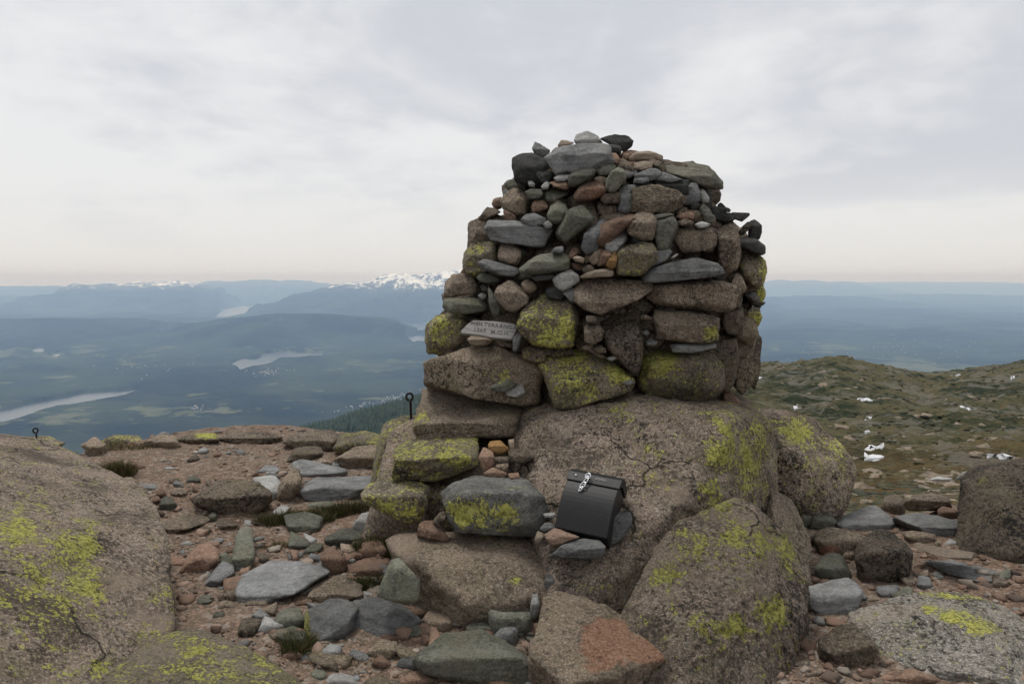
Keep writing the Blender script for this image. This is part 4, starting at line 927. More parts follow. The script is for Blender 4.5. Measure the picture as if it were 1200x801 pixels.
# ------------------------------------------------------------------ loose stones and blocks around the cairn
# label | material key roundness depth(0 = on the ground) crest tilt-factor thickness-factor | outline
STONES = """wedge shaped pink granite block jutting from the left foot of the cairn|gb G0 22 4.42 .34 1.7 1.2|370,330 400,210 430,90 560,95 880,140 1120,160 1110,220 1030,390 830,410 630,380 430,430 380,390
thick slab with a pale green lichened top below the wedge shaped block|lg G0 20 4.1 .42 1.6 1.2|245,560 260,470 350,440 560,400 760,375 800,420 800,560 795,650 500,700 270,690 250,620
crusty dark block with yellow crumbs of lichen under the green topped slab|lg G2 12 3.95 .6 .9 1|690,390 740,310 900,275 1100,280 1210,330 1200,480 1140,620 1050,610 940,560 800,480 710,430
grey block painted bright yellow green by lichen across its front|dg X 12 3.70 .72 1.1 1.1|517,592 520,570 545,558 580,557 615,560 635,580 640,605 633,625 610,628 570,624 530,618
mustard yellow pebble perched on small red stones beside the outcrop|or G0 10 4.22 .6 .6 1|870,480 880,440 950,435 1010,490 970,525 900,525
cream sliver of stone beside the mustard yellow pebble|tn G0 14 4.22 .6 .4 1|1005,430 1040,425 1045,490 1015,490
dull red angular stone under the mustard yellow pebble|gp G0 18 4.16 .6 .6 1|800,560 840,480 900,510 920,580 840,640
rust brown flake lying on the outcrop right of the mustard pebble|gd G0 16 4.13 .5 1 .8|1010,500 1090,490 1175,555 1090,590 1010,570
*|gd G0 16 4.13 .5 .8 .8|910,545 1010,540 1000,580 920,585
*|gb G0 16 4.1 .5 .8 .8|920,590 1010,580 990,640 930,620
pinkish cobble tucked behind the lichen painted block|gp G0 14 4.06 .5 .8 1|840,650 900,615 990,650 980,680 850,670
*|gp G0 14 4.02 .5 .8 1|1000,660 1070,655 1080,700 1010,690
orange broken stone left of the lichen painted block's foot|gp G7 24 3.78 .5 .8 1|60,270 80,215 150,200 190,250 270,290 310,350 270,365 150,340 60,310
brown splinter leaning between the crusty block and the lichen painted block|gb G7 16 3.8 .5 .8 1|180,215 230,150 280,135 290,180 220,230
narrow reddish stone between the lichen painted block and the black box|gp G7 16 3.88 .5 1 .7|1050,150 1085,0 1175,0 1140,130 1110,145
*|lt G7 18 3.72 .5 .8 .7|1045,145 1140,140 1135,175 1060,175
pale upright pebble at the left foot of the black box|tn G7 12 3.58 .5 .6 1|975,350 1000,280 1050,300 1045,350 1000,390
grey pebble lying behind the pale upright pebble|sl G7 12 3.62 .5 .8 1|1020,260 1060,215 1110,215 1140,260 1050,290
orange wedge stone propped against the lower left corner of the black box|gp X 22 3.50 .55 .9 1|638,627 651,620 664,624 679,630 664,635 653,640 644,635
dark grey wedge stone under the black box|sl X 20 3.44 .55 .9 1|645,651 661,638 683,632 700,633 708,640 706,653 690,656 660,655
upright grey flagstone holding the right side of the black box|sl X 26 3.60 .7 .5 .6|705,634 711,600 738,600 740,612 730,630 712,640
large dark brown angular stone beside the gravel path|gd G1 20 0 .55 .8 1.1|190,560 260,500 400,420 540,430 600,455 740,470 770,540 640,640 550,715 400,690 260,620
whitish grey flat stone leaning behind the large dark brown stone|lt G1 16 0 .4 1.4 .7|650,400 740,380 830,380 870,430 820,520 810,580 780,560 740,460
grey flat stone set in the gravel above the whitish leaning stone|sl G1 16 0 .3 2 .7|680,345 740,300 820,300 850,335 760,360
*|lt G1 16 0 .3 2 .6|740,355 820,332 840,345 780,385
lumpy brown stone between the whitish leaning stone and the long pale slab|gb G1 10 0 .6 .8 1|820,600 860,480 910,380 950,330 1000,350 1020,420 1000,500 940,540
low dark red brown stone at the upper end of the gravel path|gd G1 10 0 .5 1.3 1|900,285 960,170 1050,150 1170,160 1185,210 1080,275 990,280
long pale grey slab lying flat above the grass|sl G2 22 0 .5 2 1|215,330 260,280 340,240 560,230 840,245 830,280 720,330 680,400 560,445 440,430 330,415 240,420
thin grey slab just behind the long pale slab|sl G2 18 0 .35 2.2 .8|160,150 220,130 290,160 450,180 560,220 540,250 400,250 240,270
small brown round stone at the end of the thin grey slab|gb G2 9 0 .6 .8 1|110,250 150,190 200,210 220,280 170,340 120,380
rounded brown boulder above the long pale slab|gb G2 10 0 .5 1 1|470,120 640,30 780,10 910,10 900,80 820,190 700,195 560,180
*|gb G2 10 0 .5 1 1|290,130 370,110 460,150 450,180 330,165
*|lt G2 12 0 .5 1 .8|460,160 480,135 520,150 530,190 470,190
pale green flat stone half sunk in grass under the long pale slab|gg G2 12 0 .4 1.8 1|410,560 480,490 640,445 720,460 770,520 700,550 560,550
flat pink stone under the long pale slab|gp G2 14 0 .3 2 .8|200,515 260,485 370,500 420,540 350,555
grey stone wedged beneath the long pale slab|gg G2 14 0 .5 1.2 1|250,505 300,460 420,450 530,470 440,525
whitish tipped stone beside the shaded grass|lt G2 16 0 .4 1.6 .9|0,535 70,480 130,500 80,570 40,600
dark green flagstone half covered by grass|gg G2 16 0 .35 1.8 .8|90,560 250,530 380,580 360,680 200,700 130,650
pale grey angular block resting on the grass|lt G2 26 0 .6 .9 1.1|620,650 660,590 740,545 835,535 855,610 770,730 700,700
grey olive stone beside the pale angular block|gg G4 16 0 .45 1.4 1|265,150 340,80 430,60 540,100 570,150 520,210 400,185 300,190
grey green slanting flag at the edge of the grass|gg G4 22 0 .3 1.2 .6|0,90 60,120 150,210 60,240 0,220
narrow olive stone left of the round red brown stone|gg G4 16 0 .4 1.4 .8|80,280 200,180 265,170 230,240 140,265
*|lt G4 16 0 .4 1.4 .7|110,100 200,150 165,195
round red brown stone between the grey slabs|gp G4 9 0 .65 .8 1|235,290 280,215 340,215 420,280 440,330 420,410 340,430 280,380
small bright orange stone beside the dark grass|gp G4 14 0 .45 1.2 1|485,240 560,210 640,210 655,240 560,295 500,270
*|lt G4 12 0 .45 1.2 1|440,300 470,270 510,310 470,335
flat topped pinkish brown stone behind the triangular stone|gp G4 24 0 .32 2 1|425,355 560,290 700,255 790,290 760,400 600,430 450,440
brown end of stone poking out right of the triangular stone|gb G4 16 0 .4 1.6 .9|870,330 1000,320 1060,350 1040,380 920,390
upright triangular dark green stone|gg G4 36 3.3 .75 .6 .9|680,590 740,450 790,320 850,300 920,380 1000,480 1000,640 860,650 720,605
long blue grey slab beside the pink gravel patch|sl X 24 0 .28 2 .9|278,700 282,675 309,662 318,657 358,658 378,666 380,674 365,682 340,697 310,705 280,709
flat brown stone behind the largest grey slab|gb G4 16 0 .3 1.8 1|100,580 200,490 420,430 540,490 560,580 440,615 300,625 200,640
flat pink stone at the left end of the flat brown stone|gp G4 14 0 .35 1.8 .9|0,595 90,580 170,620 170,650 80,665 0,675
brown crumbly stone in the earth below the largest grey slab|gb G5 10 0 .5 1.4 1|600,560 700,450 820,470 840,560 720,620 640,610
small pinkish stone right of the crumbly brown stone|gp G5 10 0 .5 1.2 1|930,430 1000,400 1080,430 1060,500 960,490
olive stone left of the largest grey slab|gg X 12 0 .5 1.2 1|318,729 331,714 350,712 358,729 343,740
pale round pebble on the gravel left of the largest grey slab|lt X 8 0 .5 1.2 1|294,722 305,713 315,722 305,731
olive stone in the moss under the largest grey slab|gg X 12 0 .5 1.2 1|324,744 343,733 358,740 362,759 335,762
whitest stone of all, smooth, in the earth below the largest grey slab|lt G5 9 0 .5 1.2 1|260,760 300,705 400,705 480,730 540,800 500,840 260,840
olive cobble left of the smooth whitest stone|gg G5 10 0 .5 1 1|160,720 200,680 260,690 280,740 240,800 180,790
*|sl G5 12 0 .5 1 1|480,740 530,720 550,770 510,790
*|lt G5 10 0 .5 1 1|540,725 570,680 600,710 570,735
flat brown granite stone right of the smooth whitest stone|gb G5 12 0 .3 1.6 1|545,800 640,740 800,700 960,690 1060,760 1100,840 560,840
pale pink round cobble between grey flagstones|tn G6 9 0 .5 1.2 1|100,290 150,220 240,220 310,260 335,330 310,390 230,415 150,405
thin grey flagstone above the pale pink cobble|sl G6 22 0 .3 2.4 .8|80,200 100,100 200,80 350,100 480,160 490,220 400,235 330,195 240,215
*|lt G6 22 0 .3 1.6 .6|80,110 85,30 165,20 150,60
large round green grey stone beside the red broken slab|gg G6 11 0 .6 .9 1|600,210 740,145 900,190 950,250 955,350 930,420 820,450 700,440 650,380
pale mint green stone left of the large round green stone|gg G6 14 0 .5 1.2 1|440,350 480,310 570,285 630,320 655,400 640,440 540,420 450,410
*|gp G6 14 0 .4 1.6 .8|280,410 400,388 500,390 420,435
long ridge backed grey green stone with a dark hollow beneath|gg G6 14 0 .5 1.1 1|30,590 130,510 270,415 420,430 560,400 700,480 880,590 1010,700 1010,790 900,815 700,795 450,750 250,730 130,730 60,670
blue grey finger of stone beside the red broken slab|sl G6 16 3.3 .6 .6 1|960,110 1000,95 1015,180 980,300 945,220
blue grey splinter above the finger of stone|sl G6 16 3.5 .6 .6 1|1080,-60 1135,-40 1140,70 1060,100 1030,90
brown granite cobble below the red broken slab|gb G6 11 0 .55 1 1|1020,720 1070,665 1200,660 1250,700 1230,840 1040,840
*|gp G6 14 0 .5 1 1|210,800 260,765 370,795 300,840
*|gg G6 14 0 .5 1 1|700,455 790,460 830,500 760,505
narrow brown block under the edge of the red broken slab|gb G8 20 0 .55 .9 1|680,800 850,720 1010,635 1050,680 1075,800 900,850 700,840
pale pink granite stone lying in the path gravel|gp L2 16 0 .45 1.3 1|470,540 520,450 620,330 690,300 750,360 765,450 720,500 620,535 540,550
dull pink stone left of the pale pink granite stone|gp L2 12 0 .4 1.4 1|360,485 400,410 490,410 500,460 450,505
blue grey slate flake below the pale pink granite stone|sl G3 22 0 .3 1.8 .8|350,520 450,420 520,330 600,360 610,410 520,480 440,528
green grey slate flake just below the blue grey flake|gg G3 20 0 .3 1.8 .8|310,680 370,590 470,530 550,510 530,590 430,645
long grey brown stone lying end on beside the pink gravel patch|gg G3 14 0 .3 1.8 .9|620,370 630,230 650,110 700,50 770,60 780,200 770,330 690,405
low wide brown ledge stone in the path|gb L2 12 0 .3 2 1|260,195 330,130 500,80 680,110 700,130 560,185 440,235 390,245 300,225
brown stone right of the low wide ledge stone|gb L2 12 0 .4 1.6 1|730,145 800,105 900,150 920,195 780,225
*|lt L2 16 0 .3 1.8 .8|550,280 610,260 680,260 620,288
*|lt L2 16 0 .3 1.8 .8|470,315 530,290 580,310 510,328
*|gb L2 12 0 .3 1.8 1|370,350 430,320 470,330 460,362 390,368
*|lt L2 12 0 .3 1.4 1|470,380 500,350 520,375 490,412
*|lt L2 9 0 .4 1.2 1|320,425 340,405 365,420 340,442
*|lt L2 12 0 .4 1.2 1|260,445 300,425 320,440 280,455
*|lt L2 9 0 .4 1.2 1|835,322 860,300 880,315 850,338
*|gg L2 12 0 .4 1.2 1|770,405 820,375 850,400 800,435
*|tn L2 12 0 .4 1.2 1|510,745 550,725 575,750 530,765
*|tn L2 12 0 .4 1.2 1|410,575 450,555 470,580 430,595
*|gg G3 14 0 .3 1.6 .8|460,745 500,710 560,720 500,760
white flat stone on the upper path|lt L1 16 0 .3 1.8 .9|515,545 560,510 660,510 690,545 620,565
*|gd L1 12 0 .4 1.2 1|110,585 160,575 210,600 170,622
grey olive stone at the right verge of the path|gg L1 14 0 .5 1.1 1|710,690 750,610 800,620 840,680 800,735 720,720
*|gb L1 12 0 .4 1.4 1|790,570 860,550 930,580 880,622 810,605
*|gp L1 14 0 .4 1.4 1|620,665 690,600 710,640 660,678
*|gd L1 14 0 .4 1.2 1|920,335 990,285 1020,320 960,352
*|lt L1 12 0 .4 1.4 1|1010,255 1050,225 1090,250 1040,282
*|lt L1 14 0 .3 1.6 .7|750,392 780,380 830,388 790,400
lichened low rock on the plateau rim above the grass tuft|lg X 9 0 .5 1.2 1|118,512 135,503 160,503 168,512 140,521
brown low rock on the plateau rim next to the lichened low rock|gb X 9 0 .5 1.2 1|168,516 185,504 205,506 210,520 190,525
low rim rock with a vivid yellow lichen patch|gd X 9 0 .5 1.2 1|205,514 222,503 252,503 256,514 230,521
dark flat rock on the rim right of the vivid yellow patch|gd X 9 0 .5 1.4 1|255,512 275,500 305,500 330,508 320,521 275,521
dark humped rock on the rim|gd X 9 0 .5 1.2 1|330,514 350,498 385,495 400,505 390,530 350,530
grey green humped rock on the rim close to the cairn|lg X 9 0 .5 1.2 1|390,522 400,500 430,494 450,505 447,530 415,537
*|gb X 10 0 .5 1.2 1|95,522 110,512 122,522 112,535
green grey stone in the shade of the round boulder|gg H1 12 0 .6 1 1|390,470 420,350 480,320 580,350 640,400 600,470 450,495
*|gg H1 14 0 .6 .8 1|290,290 400,310 410,460 350,470
pointed grey brown slab right of the round boulder|sl H1 22 0 .3 1.8 1|640,410 700,385 850,370 920,270 1000,260 1180,390 1190,430 1150,480 880,510 760,485 660,455
red cheeked brown stone below the pointed slab|gb H1 12 0 .55 1 1|440,560 480,490 620,470 750,500 860,530 870,600 800,680 680,745 540,725 470,660
rounded speckled brown stone beyond the grey angular block|gd X 8 0 .6 .9 1|1001,655 1012,630 1028,621 1042,622 1058,636 1070,655 1066,676 1040,687 1008,685
*|gb H1 12 0 .6 .8 1|380,490 430,500 440,560 410,645 360,600
bluish flat topped slab before the heath|sl H2 18 0 .45 1.8 1|190,310 330,280 440,280 600,315 720,360 715,410 640,460 540,468 500,425 340,405
brown block beneath the bluish flat topped slab|gb H2 16 0 .55 1 1|250,425 330,410 490,425 515,490 460,522 300,480
small white pebble below the bluish slab|lt H2 9 0 .55 1 1|590,505 630,475 680,500 670,542 600,535
*|gb H2 10 0 .55 1 1|500,512 530,485 560,520 520,538
dull brown stone left of the dark hollow before the heath|gb H2 12 0 .55 1 1|90,230 120,150 200,130 280,180 270,280 180,292
brown stone roofing the dark hollow before the heath|gb H2 14 5.9 .55 1 1|280,190 350,130 480,120 600,160 600,210 430,222 340,262
pinkish brown stone right of the dark hollow|gp H2 12 0 .55 1 1|530,250 570,225 650,240 700,300 660,328 560,312
pale pink flat flagstone flush with the gravel|tn H2 20 4.02 .2 3.4 .5|330,527 500,530 820,580 790,642 540,612 440,565
dark grey flush flagstone below the pale pink flagstone|sl H2 18 0 .08 3.1 .5|420,642 480,612 650,620 900,660 1100,760 1000,822 850,822 700,745 580,725
*|gb H2 12 0 .5 1 1|700,462 760,430 830,480 810,542 700,532
rust brown stone at the foot of the steep right boulder|or H2 12 0 .5 1 1|1140,425 1200,360 1260,400 1250,560 1160,562
dull green stone behind the grey angular block|gg X 12 0 .5 1.1 1|955,676 958,655 970,648 985,650 997,676 985,684
sharp edged grey angular block on the right gravel|sl H3 40 0 .62 1 1|300,185 420,155 660,140 740,210 720,280 690,385 610,405 470,422 400,412 330,310
*|gb H3 12 0 .4 1.4 1|750,255 820,235 890,275 860,308 750,302
small dark bottle green stone on the gravel beside the split slab|gg H3 20 0 .5 1 1|195,565 260,540 350,610 355,650 260,682 220,645
tan brown faceted stone on the right gravel|gb H3 20 0 .5 1 1|440,640 520,540 610,480 690,490 800,590 860,680 850,740 740,790 500,830 450,760
*|gp H3 10 0 .5 1 1|575,445 620,425 640,450 600,472
*|gp H3 12 0 .5 1 1|620,405 680,385 700,420 650,442
broad reddish stone in the right foreground gravel|gp H4 12 0 .35 1.8 1|50,660 150,630 370,620 500,700 560,770 400,805 150,795 40,740
*|tn H4 10 0 .4 1.4 1|560,602 600,575 680,620 640,642
*|sl H4 12 0 .4 1.4 1|580,685 650,650 700,680 640,712
*|tn H4 10 0 .4 1.2 1|690,725 730,700 765,740 720,762
low rock under the short iron eye bolt beyond the yellow-splashed outcrop|lg X 9 7.5 .5 1.2 1|15,522 30,512 55,511 75,519 60,532 25,532
pale flat rock on the rusty heath grass|lt X 10 13 .4 1.2 1|1088,562.5 1100,558 1116,560 1112,564
pale humped rock on the rusty heath grass|lt X 8 13 .5 1.2 1|1120,562 1128,553 1138,552 1141,561"""
SMARK = {'grey block painted': [(YL, 555, 600, 32, 20, .95), (YL, 590, 602, 20, 18, .8), (YL, 600, 570, 24, 5, .2)],
 'thick slab with': [(YL, 515, 530, 46, 16, .25), ('dark', 510, 555, 46, 10, .5)], 'crusty dark block': [(YL, 462, 592, 28, 14, .25)],  # the slab's dark mark paints shade onto its front face
 'largest grey slab': [(YL, 359, 735, 5, 30, .6)], 'low rim rock': [(YL, 243, 508, 14, 6, 1.1)], 'lichened low rock': [(YL, 150, 508, 20, 6, .3)],
 'brown low rock': [(YL, 207, 508, 9, 4, .6)], 'red cheeked': [('fresh', 972, 645, 14, 9, .9)], 'wedge shaped': [(YL, 492, 490, 14, 16, .35), ('dark', 510, 505, 30, 10, .5)],  # dark mark on the wedge is shade painted on its lower front
 'large dark brown': [('dark', 250, 590, 60, 30, .1)], 'rounded speckled': [('dark', 1035, 655, 40, 40, .2)], 'brown granite cobble': []}
INFO = []
for i, line in enumerate(STONES.split('\n')):
    lab, prm, pts = line.split('|'); mat, key, p, d, crest, tf, kf = prm.split()
    o = outline(key, pts); cen = (o.min(0) + o.max(0)) / 2; o = cen + (o - cen) * 1.03
    if ' rim' in lab and key == 'X': o[:, 1] = o[:, 1].max() - (o[:, 1].max() - o[:, 1]) * 0.74
    w, h = np.ptp(o[:, 0]), np.ptp(o[:, 1]); rg = np.random.default_rng(3000 + i)
    d = float(d); on_ground = d == 0
    if on_ground: d = ground_hit(o[o[:, 1].argmax(), 0], o[:, 1].max() - 0.04 * h)
    sc = d / F_PX; tilt = float(tf) * h * sc
    tk = float(kf) * max(0.05, 0.55 * min(w, h) * sc + 0.15 * max(w, h) * sc)
    q = stone_points(o, d, tk, tilt, float(crest), block=float(p) >= 14)
    if on_ground:
        gz = float(G(q[:, 0].mean(), q[:, 1].mean()))
        q = stone_points(o, d, tk, tilt, float(crest), sink=gz - 0.05, block=float(p) >= 14)
    mk = next((v for k, v in SMARK.items() if lab.startswith(k)), None)
    ob = put_rock('stone', q, mat, level_for(o), marks=mk, p=float(p), rough=0.4, chips=4, seed=4000 + i, chipmin=.74 if float(p) >= 14 else .9, wob=0.035)
    INFO.append((lab, mat, cen, ob))
    if lab == '*': ob['category'] = 'stone'; ob['group'] = 'small loose stones among the rocks'
    else: tag(ob, lab, 'stone', 'loose stones around the cairn')
# the largest grey slab: two tilted faces with a broken hollow between them
def joined_rock(name, parts, mat, level, marks=None, **kw):
    ws, fs, n = [], [], 0
    for k, q in enumerate(parts):
        w, f = rock_shape(np.array([P(*v) for v in q]), level, seed=kw.get('seed', 1) + k, **{a: b_ for a, b_ in kw.items() if a != 'seed'}); ws.append(w); fs.append(f + n); n += len(w)
    w = np.concatenate(ws); lo, hi = w.min(0), w.max(0); base = np.array([(lo[0] + hi[0]) / 2, (lo[1] + hi[1]) / 2, lo[2]])
    o = mesh_obj(name, w - base, np.concatenate(fs), M[mat], None, True, paint(w, marks)); o.location = base; return o
d_ = ground_hit(420, 752)
big = joined_rock('stone', [
  [(357, 716, d_ + .06), (384, 703, d_ + .22), (408, 702, d_ + .25), (420, 713, d_ + .17), (408, 733, d_ + .03), (372, 753, d_ - .04), (362, 776, d_ - .03), (359, 745, d_ - .02), (400, 760, d_ + .05), (376, 768, d_ + .0), (420, 752, d_ + .2), (380, 752, d_ + .3)],
  [(404, 706, d_ + .24), (442, 697, d_ + .26), (475, 704, d_ + .25), (487, 714, d_ + .2), (494, 731, d_ + .12), (474, 742, d_ + .06), (445, 747, d_ + .06), (415, 757, d_ + .08), (432, 718, d_ + .14), (470, 720, d_ + .11), (420, 728, d_ + .16), (440, 752, d_ + .3), (485, 745, d_ + .3)]],
  'sl', 5, [(YL, 359, 735, 6, 34, .8)], p=24, rough=0.35, fine=0.6, chips=3, chipmin=.9, wob=.04, seed=4400)
tag(big, 'largest grey slab, streaked, with a mossy left edge', 'stone', 'loose stones around the cairn'); INFO.append((big['label'], 'sl', np.array((425, 735)), big))
# broken stones that fill the gaps between the named ones, left of the outcrop and on the right gravel
rg = np.random.default_rng(91)
ZONES = [([(285, 625), (330, 640), (400, 625), (440, 640), (520, 690), (640, 735), (650, 801), (380, 801), (300, 740), (230, 700)], 90, 11, 34), ([(150, 560), (330, 545), (300, 640), (200, 640)], 22, 7, 14), ([(930, 690), (1000, 640), (1130, 640), (1190, 680), (1000, 720), (960, 790), (930, 780)], 26, 7, 15)]
placed = [(q[2], 0.42 * np.ptp([v for v in (proj(np.array(q[3].bound_box) + np.array(q[3].location))[0])])) for q in INFO]
for zone, n, lo_, hi_ in ZONES:
    za = np.array(zone, float); k = 0; tries = 0
    while k < n and tries < 4000:
        tries += 1
        c_ = np.array([rg.uniform(za[:, 0].min(), za[:, 0].max()), rg.uniform(za[:, 1].min(), za[:, 1].max())])
        if poly_dist(c_[:1], c_[1:], zone)[0] < 0: continue
        sz = lo_ * (hi_ / lo_) ** rg.random()
        if any(np.hypot(*(c_ - a)) < 0.42 * b_ + 0.28 * sz for a, b_ in placed): continue
        m_ = rg.integers(4, 7); an = np.sort(rg.uniform(0, 6.28, m_)); rot = rg.uniform(-.4, .4)
        oo = np.stack([np.cos(an), np.sin(an) * rg.uniform(.5, .8)], 1) * sz * rg.uniform(.75, 1.15, (m_, 1))
        oo = c_ + oo @ np.array([[math.cos(rot), math.sin(rot)], [-math.sin(rot), math.cos(rot)]])
        if np.ptp(oo[:, 1]) < 0.4 * sz: continue
        mat = rg.choice(['gb', 'gp', 'sl', 'gg', 'tn', 'gd', 'lt'], p=[.28, .18, .18, .14, .08, .10, .04])
        d = ground_hit(oo[oo[:, 1].argmax(), 0], oo[:, 1].max()); sc = d / F_PX; h = np.ptp(oo[:, 1])
        q = stone_points(oo, d, 0.9 * sz * sc, rg.uniform(.9, 1.8) * h * sc, rg.uniform(.3, .6), sink=float(G(oo[:, 0].mean() * 0 + (c_[0] - CX) / F_PX * d, d)) - .04, block=True)
        ob = put_rock('stone', q, mat, 3, p=float(rg.uniform(14, 30)), rough=0.4, chips=4, seed=7000 + tries, chipmin=.76, wob=0.035)
        ob['category'] = 'stone'; ob['group'] = 'small loose stones among the rocks'
        INFO.append(('*', mat, c_, ob)); placed.append((c_, sz)); k += 1
CUT = (' lying', ' jutting', ' with', ' below', ' under', ' across', ' perched', ' beside', ' left', ' right', ' behind', ' between', ' at ', ' above', ' set ', ' in ', ' on ', ' half', ' resting', ' poking', ',', ' leaning', ' tucked', ' before', ' beneath', ' flush', ' of ', ' propped', ' holding', ' roofing', ' wedged', ' painted', ' beyond', ' just', ' around', ' next', ' flat with')
TONE = {'gb': 'brown', 'gd': 'dark brown', 'gp': 'pinkish', 'sl': 'slate grey', 'gg': 'green grey', 'lt': 'pale grey', 'tn': 'tan', 'or': 'orange', 'bk': 'black', 'lg': 'lichened', 'dg': 'dark grey'}
def short_name(l):
    e = min([l.find(c) for c in CUT if l.find(c) > 8] + [len(l)]); return ' '.join(l[:e].split()[:6])
USED = set()
for lab, mat, cen, ob in INFO:
    if lab != '*': continue
    near_ = sorted((q for q in INFO if q[0] != '*' and not short_name(q[0]).startswith('small')), key=lambda q: np.hypot(*(q[2] - cen)))[:3]
    opts = ['small %s stone beside the %s' % (TONE[mat], short_name(q[0])) for q in near_ if np.hypot(*(q[2] - cen)) < 70] or ['small %s stone beside the %s' % (TONE[mat], short_name(near_[0][0]))]
    ob['label'] = next((l for l in opts if l not in USED), opts[0]); USED.add(ob['label'])
# the red broken slab
boulder('red brown broken slab with a fresh orange fracture face in front of the outcrop', 'gb',
  [(618, 766, 2.86), (632, 713, 3.09), (644, 694, 3.22), (656, 694, 3.26), (672, 706, 3.20), (700, 712, 3.18), (732, 722, 3.14), (735, 735, 3.08), (783, 750, 2.98), (782, 768, 2.86), (750, 782, 2.78), (694, 797, 2.70), (654, 797, 2.70), (640, 782, 2.76),
   (690, 740, 2.94), (660, 740, 2.96), ('w', .08, 3.14, -.12), ('w', .55, 3.04, -.12), ('w', .2, 2.79, -.12), ('w', .5, 2.84, -.12)], level=5, p=30, rough=0.25, fine=1.4, chips=3, chipmin=.96, seed=41, inflate=1.0, name='broken_slab', cat='slab',
  marks=[('fresh', 712, 752, 36, 34, 1.0), ('fresh', 755, 762, 40, 20, 1.0), ('fresh', 695, 775, 24, 20, .6)])

# ------------------------------------------------------------------ gravel
def gravel(n, lo, hi, lvl, seed):
    rg = np.random.default_rng(seed); v0, f0 = ico(lvl); V_, F_, T_ = [], [], []; nb = 0
    pal = np.array([(0.165, 0.108, 0.080), (0.255, 0.180, 0.138), (0.24, 0.20, 0.165), (0.15, 0.10, 0.075), (0.30, 0.26, 0.22), (0.17, 0.165, 0.155), (0.28, 0.20, 0.155), (0.10, 0.075, 0.06)])
    wgt = np.array([.24, .17, .12, .20, .06, .08, .05, .08])
    y = 2.4 + 6.0 * rg.random(n) ** 1.6; x = (rg.random(n) * 1.5 - 0.75) * y
    dens = fbm(xy3(x, y) * 1.3 + 7, 3); keep = rg.random(n) < np.clip(0.55 + 0.9 * dens, 0.12, 1); x, y = x[keep], y[keep]
    z = G(x, y); cidx = rg.choice(len(pal), len(x), p=wgt / wgt.sum())
    for i in range(len(x)):
        s = lo * (hi / lo) ** (rg.random() ** 1.8)
        w = v0 * (1 + 0.22 * rg.normal(size=(len(v0), 1))) * s * np.array([rg.uniform(.8, 1.4), rg.uniform(.7, 1.2), rg.uniform(.4, .8)])
        a = rg.uniform(0, 6.28); c, s_ = math.cos(a), math.sin(a); w = w @ np.array([[c, -s_, 0], [s_, c, 0], [0, 0, 1]])
        V_.append(w + (x[i], y[i], z[i] + s * 0.12)); F_.append(f0 + nb); nb += len(v0)
        T_.append(np.repeat(pal[cidx[i]][None] * rg.uniform(.7, 1.2), len(v0), 0))
    return np.concatenate(V_), np.concatenate(F_), np.concatenate(T_)
pm_, t, b = new_mat('pebbles'); a_ = attr(t, 'tint'); tc_ = t.nodes.new('ShaderNodeTexCoord')
gn = noisen(t, tc_.outputs['Object'], 160, 3, 0.7)
t.links.new(mixc(t, mathn(t, 'MULTIPLY', ramp(t, gn, 0.5, 0.3), 0.5), a_.outputs['Color'], (0.05, 0.04, 0.032)), b.inputs['Base Color']); b.inputs['Roughness'].default_value = .95; b.inputs['Specular IOR Level'].default_value = .2
t.links.new(bump(t, gn, .5, .004), b.inputs['Normal'])
v_, f_, t_ = gravel(20000, 0.004, 0.014, 1, 61)
tag(mesh_obj('gravel', v_, f_, pm_, False, False, {'tint': t_}), 'fine red brown gravel spread over the summit ground', kind='stuff')
v_, f_, t_ = gravel(4200, 0.012, 0.046, 2, 62)
tag(mesh_obj('coarse_gravel', v_, f_, pm_, False, False, {'tint': t_}), 'coarse pebbles spread over the summit ground', kind='stuff')

# ------------------------------------------------------------------ grass
gr_, t, b = new_mat('grass_blades'); a_ = attr(t, 'tint'); t.links.new(a_.outputs['Color'], b.inputs['Base Color']); b.inputs['Roughness'].default_value = .7; b.inputs['Specular IOR Level'].default_value = .2
def tuft(label, px, py, d, rx, ry, n, h, seed, dry=0.3):
    rg = np.random.default_rng(seed)
    if d == 0: d = ground_hit(px, py)
    c = P(px, py, d); c[2] = float(G(c[0], c[1])) if c[2] - float(G(c[0], c[1])) < 0.08 else c[2]
    V_, F_, T_ = [], [], []
    aa = rg.uniform(0, 6.28, n); rr_ = np.sqrt(rg.random(n)); BX, BY = rx * rr_ * np.cos(aa), ry * rr_ * np.sin(aa)
    BZ = np.maximum(G(c[0] + BX, c[1] + BY) - c[2], -0.05)
    for k in range(n):
        r, bx, by, bz = rr_[k], BX[k], BY[k], BZ[k]
        L = h * rg.uniform(.5, 1.15) * (1 - 0.35 * r); lean = rg.normal(size=2) * 0.35 + np.array([bx / rx, by / ry]) * 0.45
        an = rg.uniform(0, 3.14); wv = np.array([math.cos(an), math.sin(an), 0]) * rg.uniform(.0012, .0024)
        p0 = np.array([bx, by, bz - .01]); b0 = len(V_)
        dcol = np.array((0.052, 0.062, 0.02)) if rg.random() > dry else np.array((0.15, 0.105, 0.05)); dcol = dcol * rg.uniform(.55, 1.3)
        for s in (0, .5, 1):
            q = p0 + np.array([lean[0] * L * s * s * .8, lean[1] * L * s * s * .8, L * s * (1 - .22 * s * np.hypot(*lean))])
            if s < 1: V_ += [q - wv * (1 - .4 * s), q + wv * (1 - .4 * s)]; T_ += [dcol, dcol]
            else: V_.append(q); T_.append(dcol * 1.2)
        F_ += [(b0, b0 + 1, b0 + 3), (b0, b0 + 3, b0 + 2), (b0 + 2, b0 + 3, b0 + 4)]
    o = mesh_obj('grass_tuft', np.array(V_), np.array(F_), gr_, None, False, {'tint': np.array(T_)}); o.location = c
    tag(o, label, 'grass', 'grass tufts between the stones')
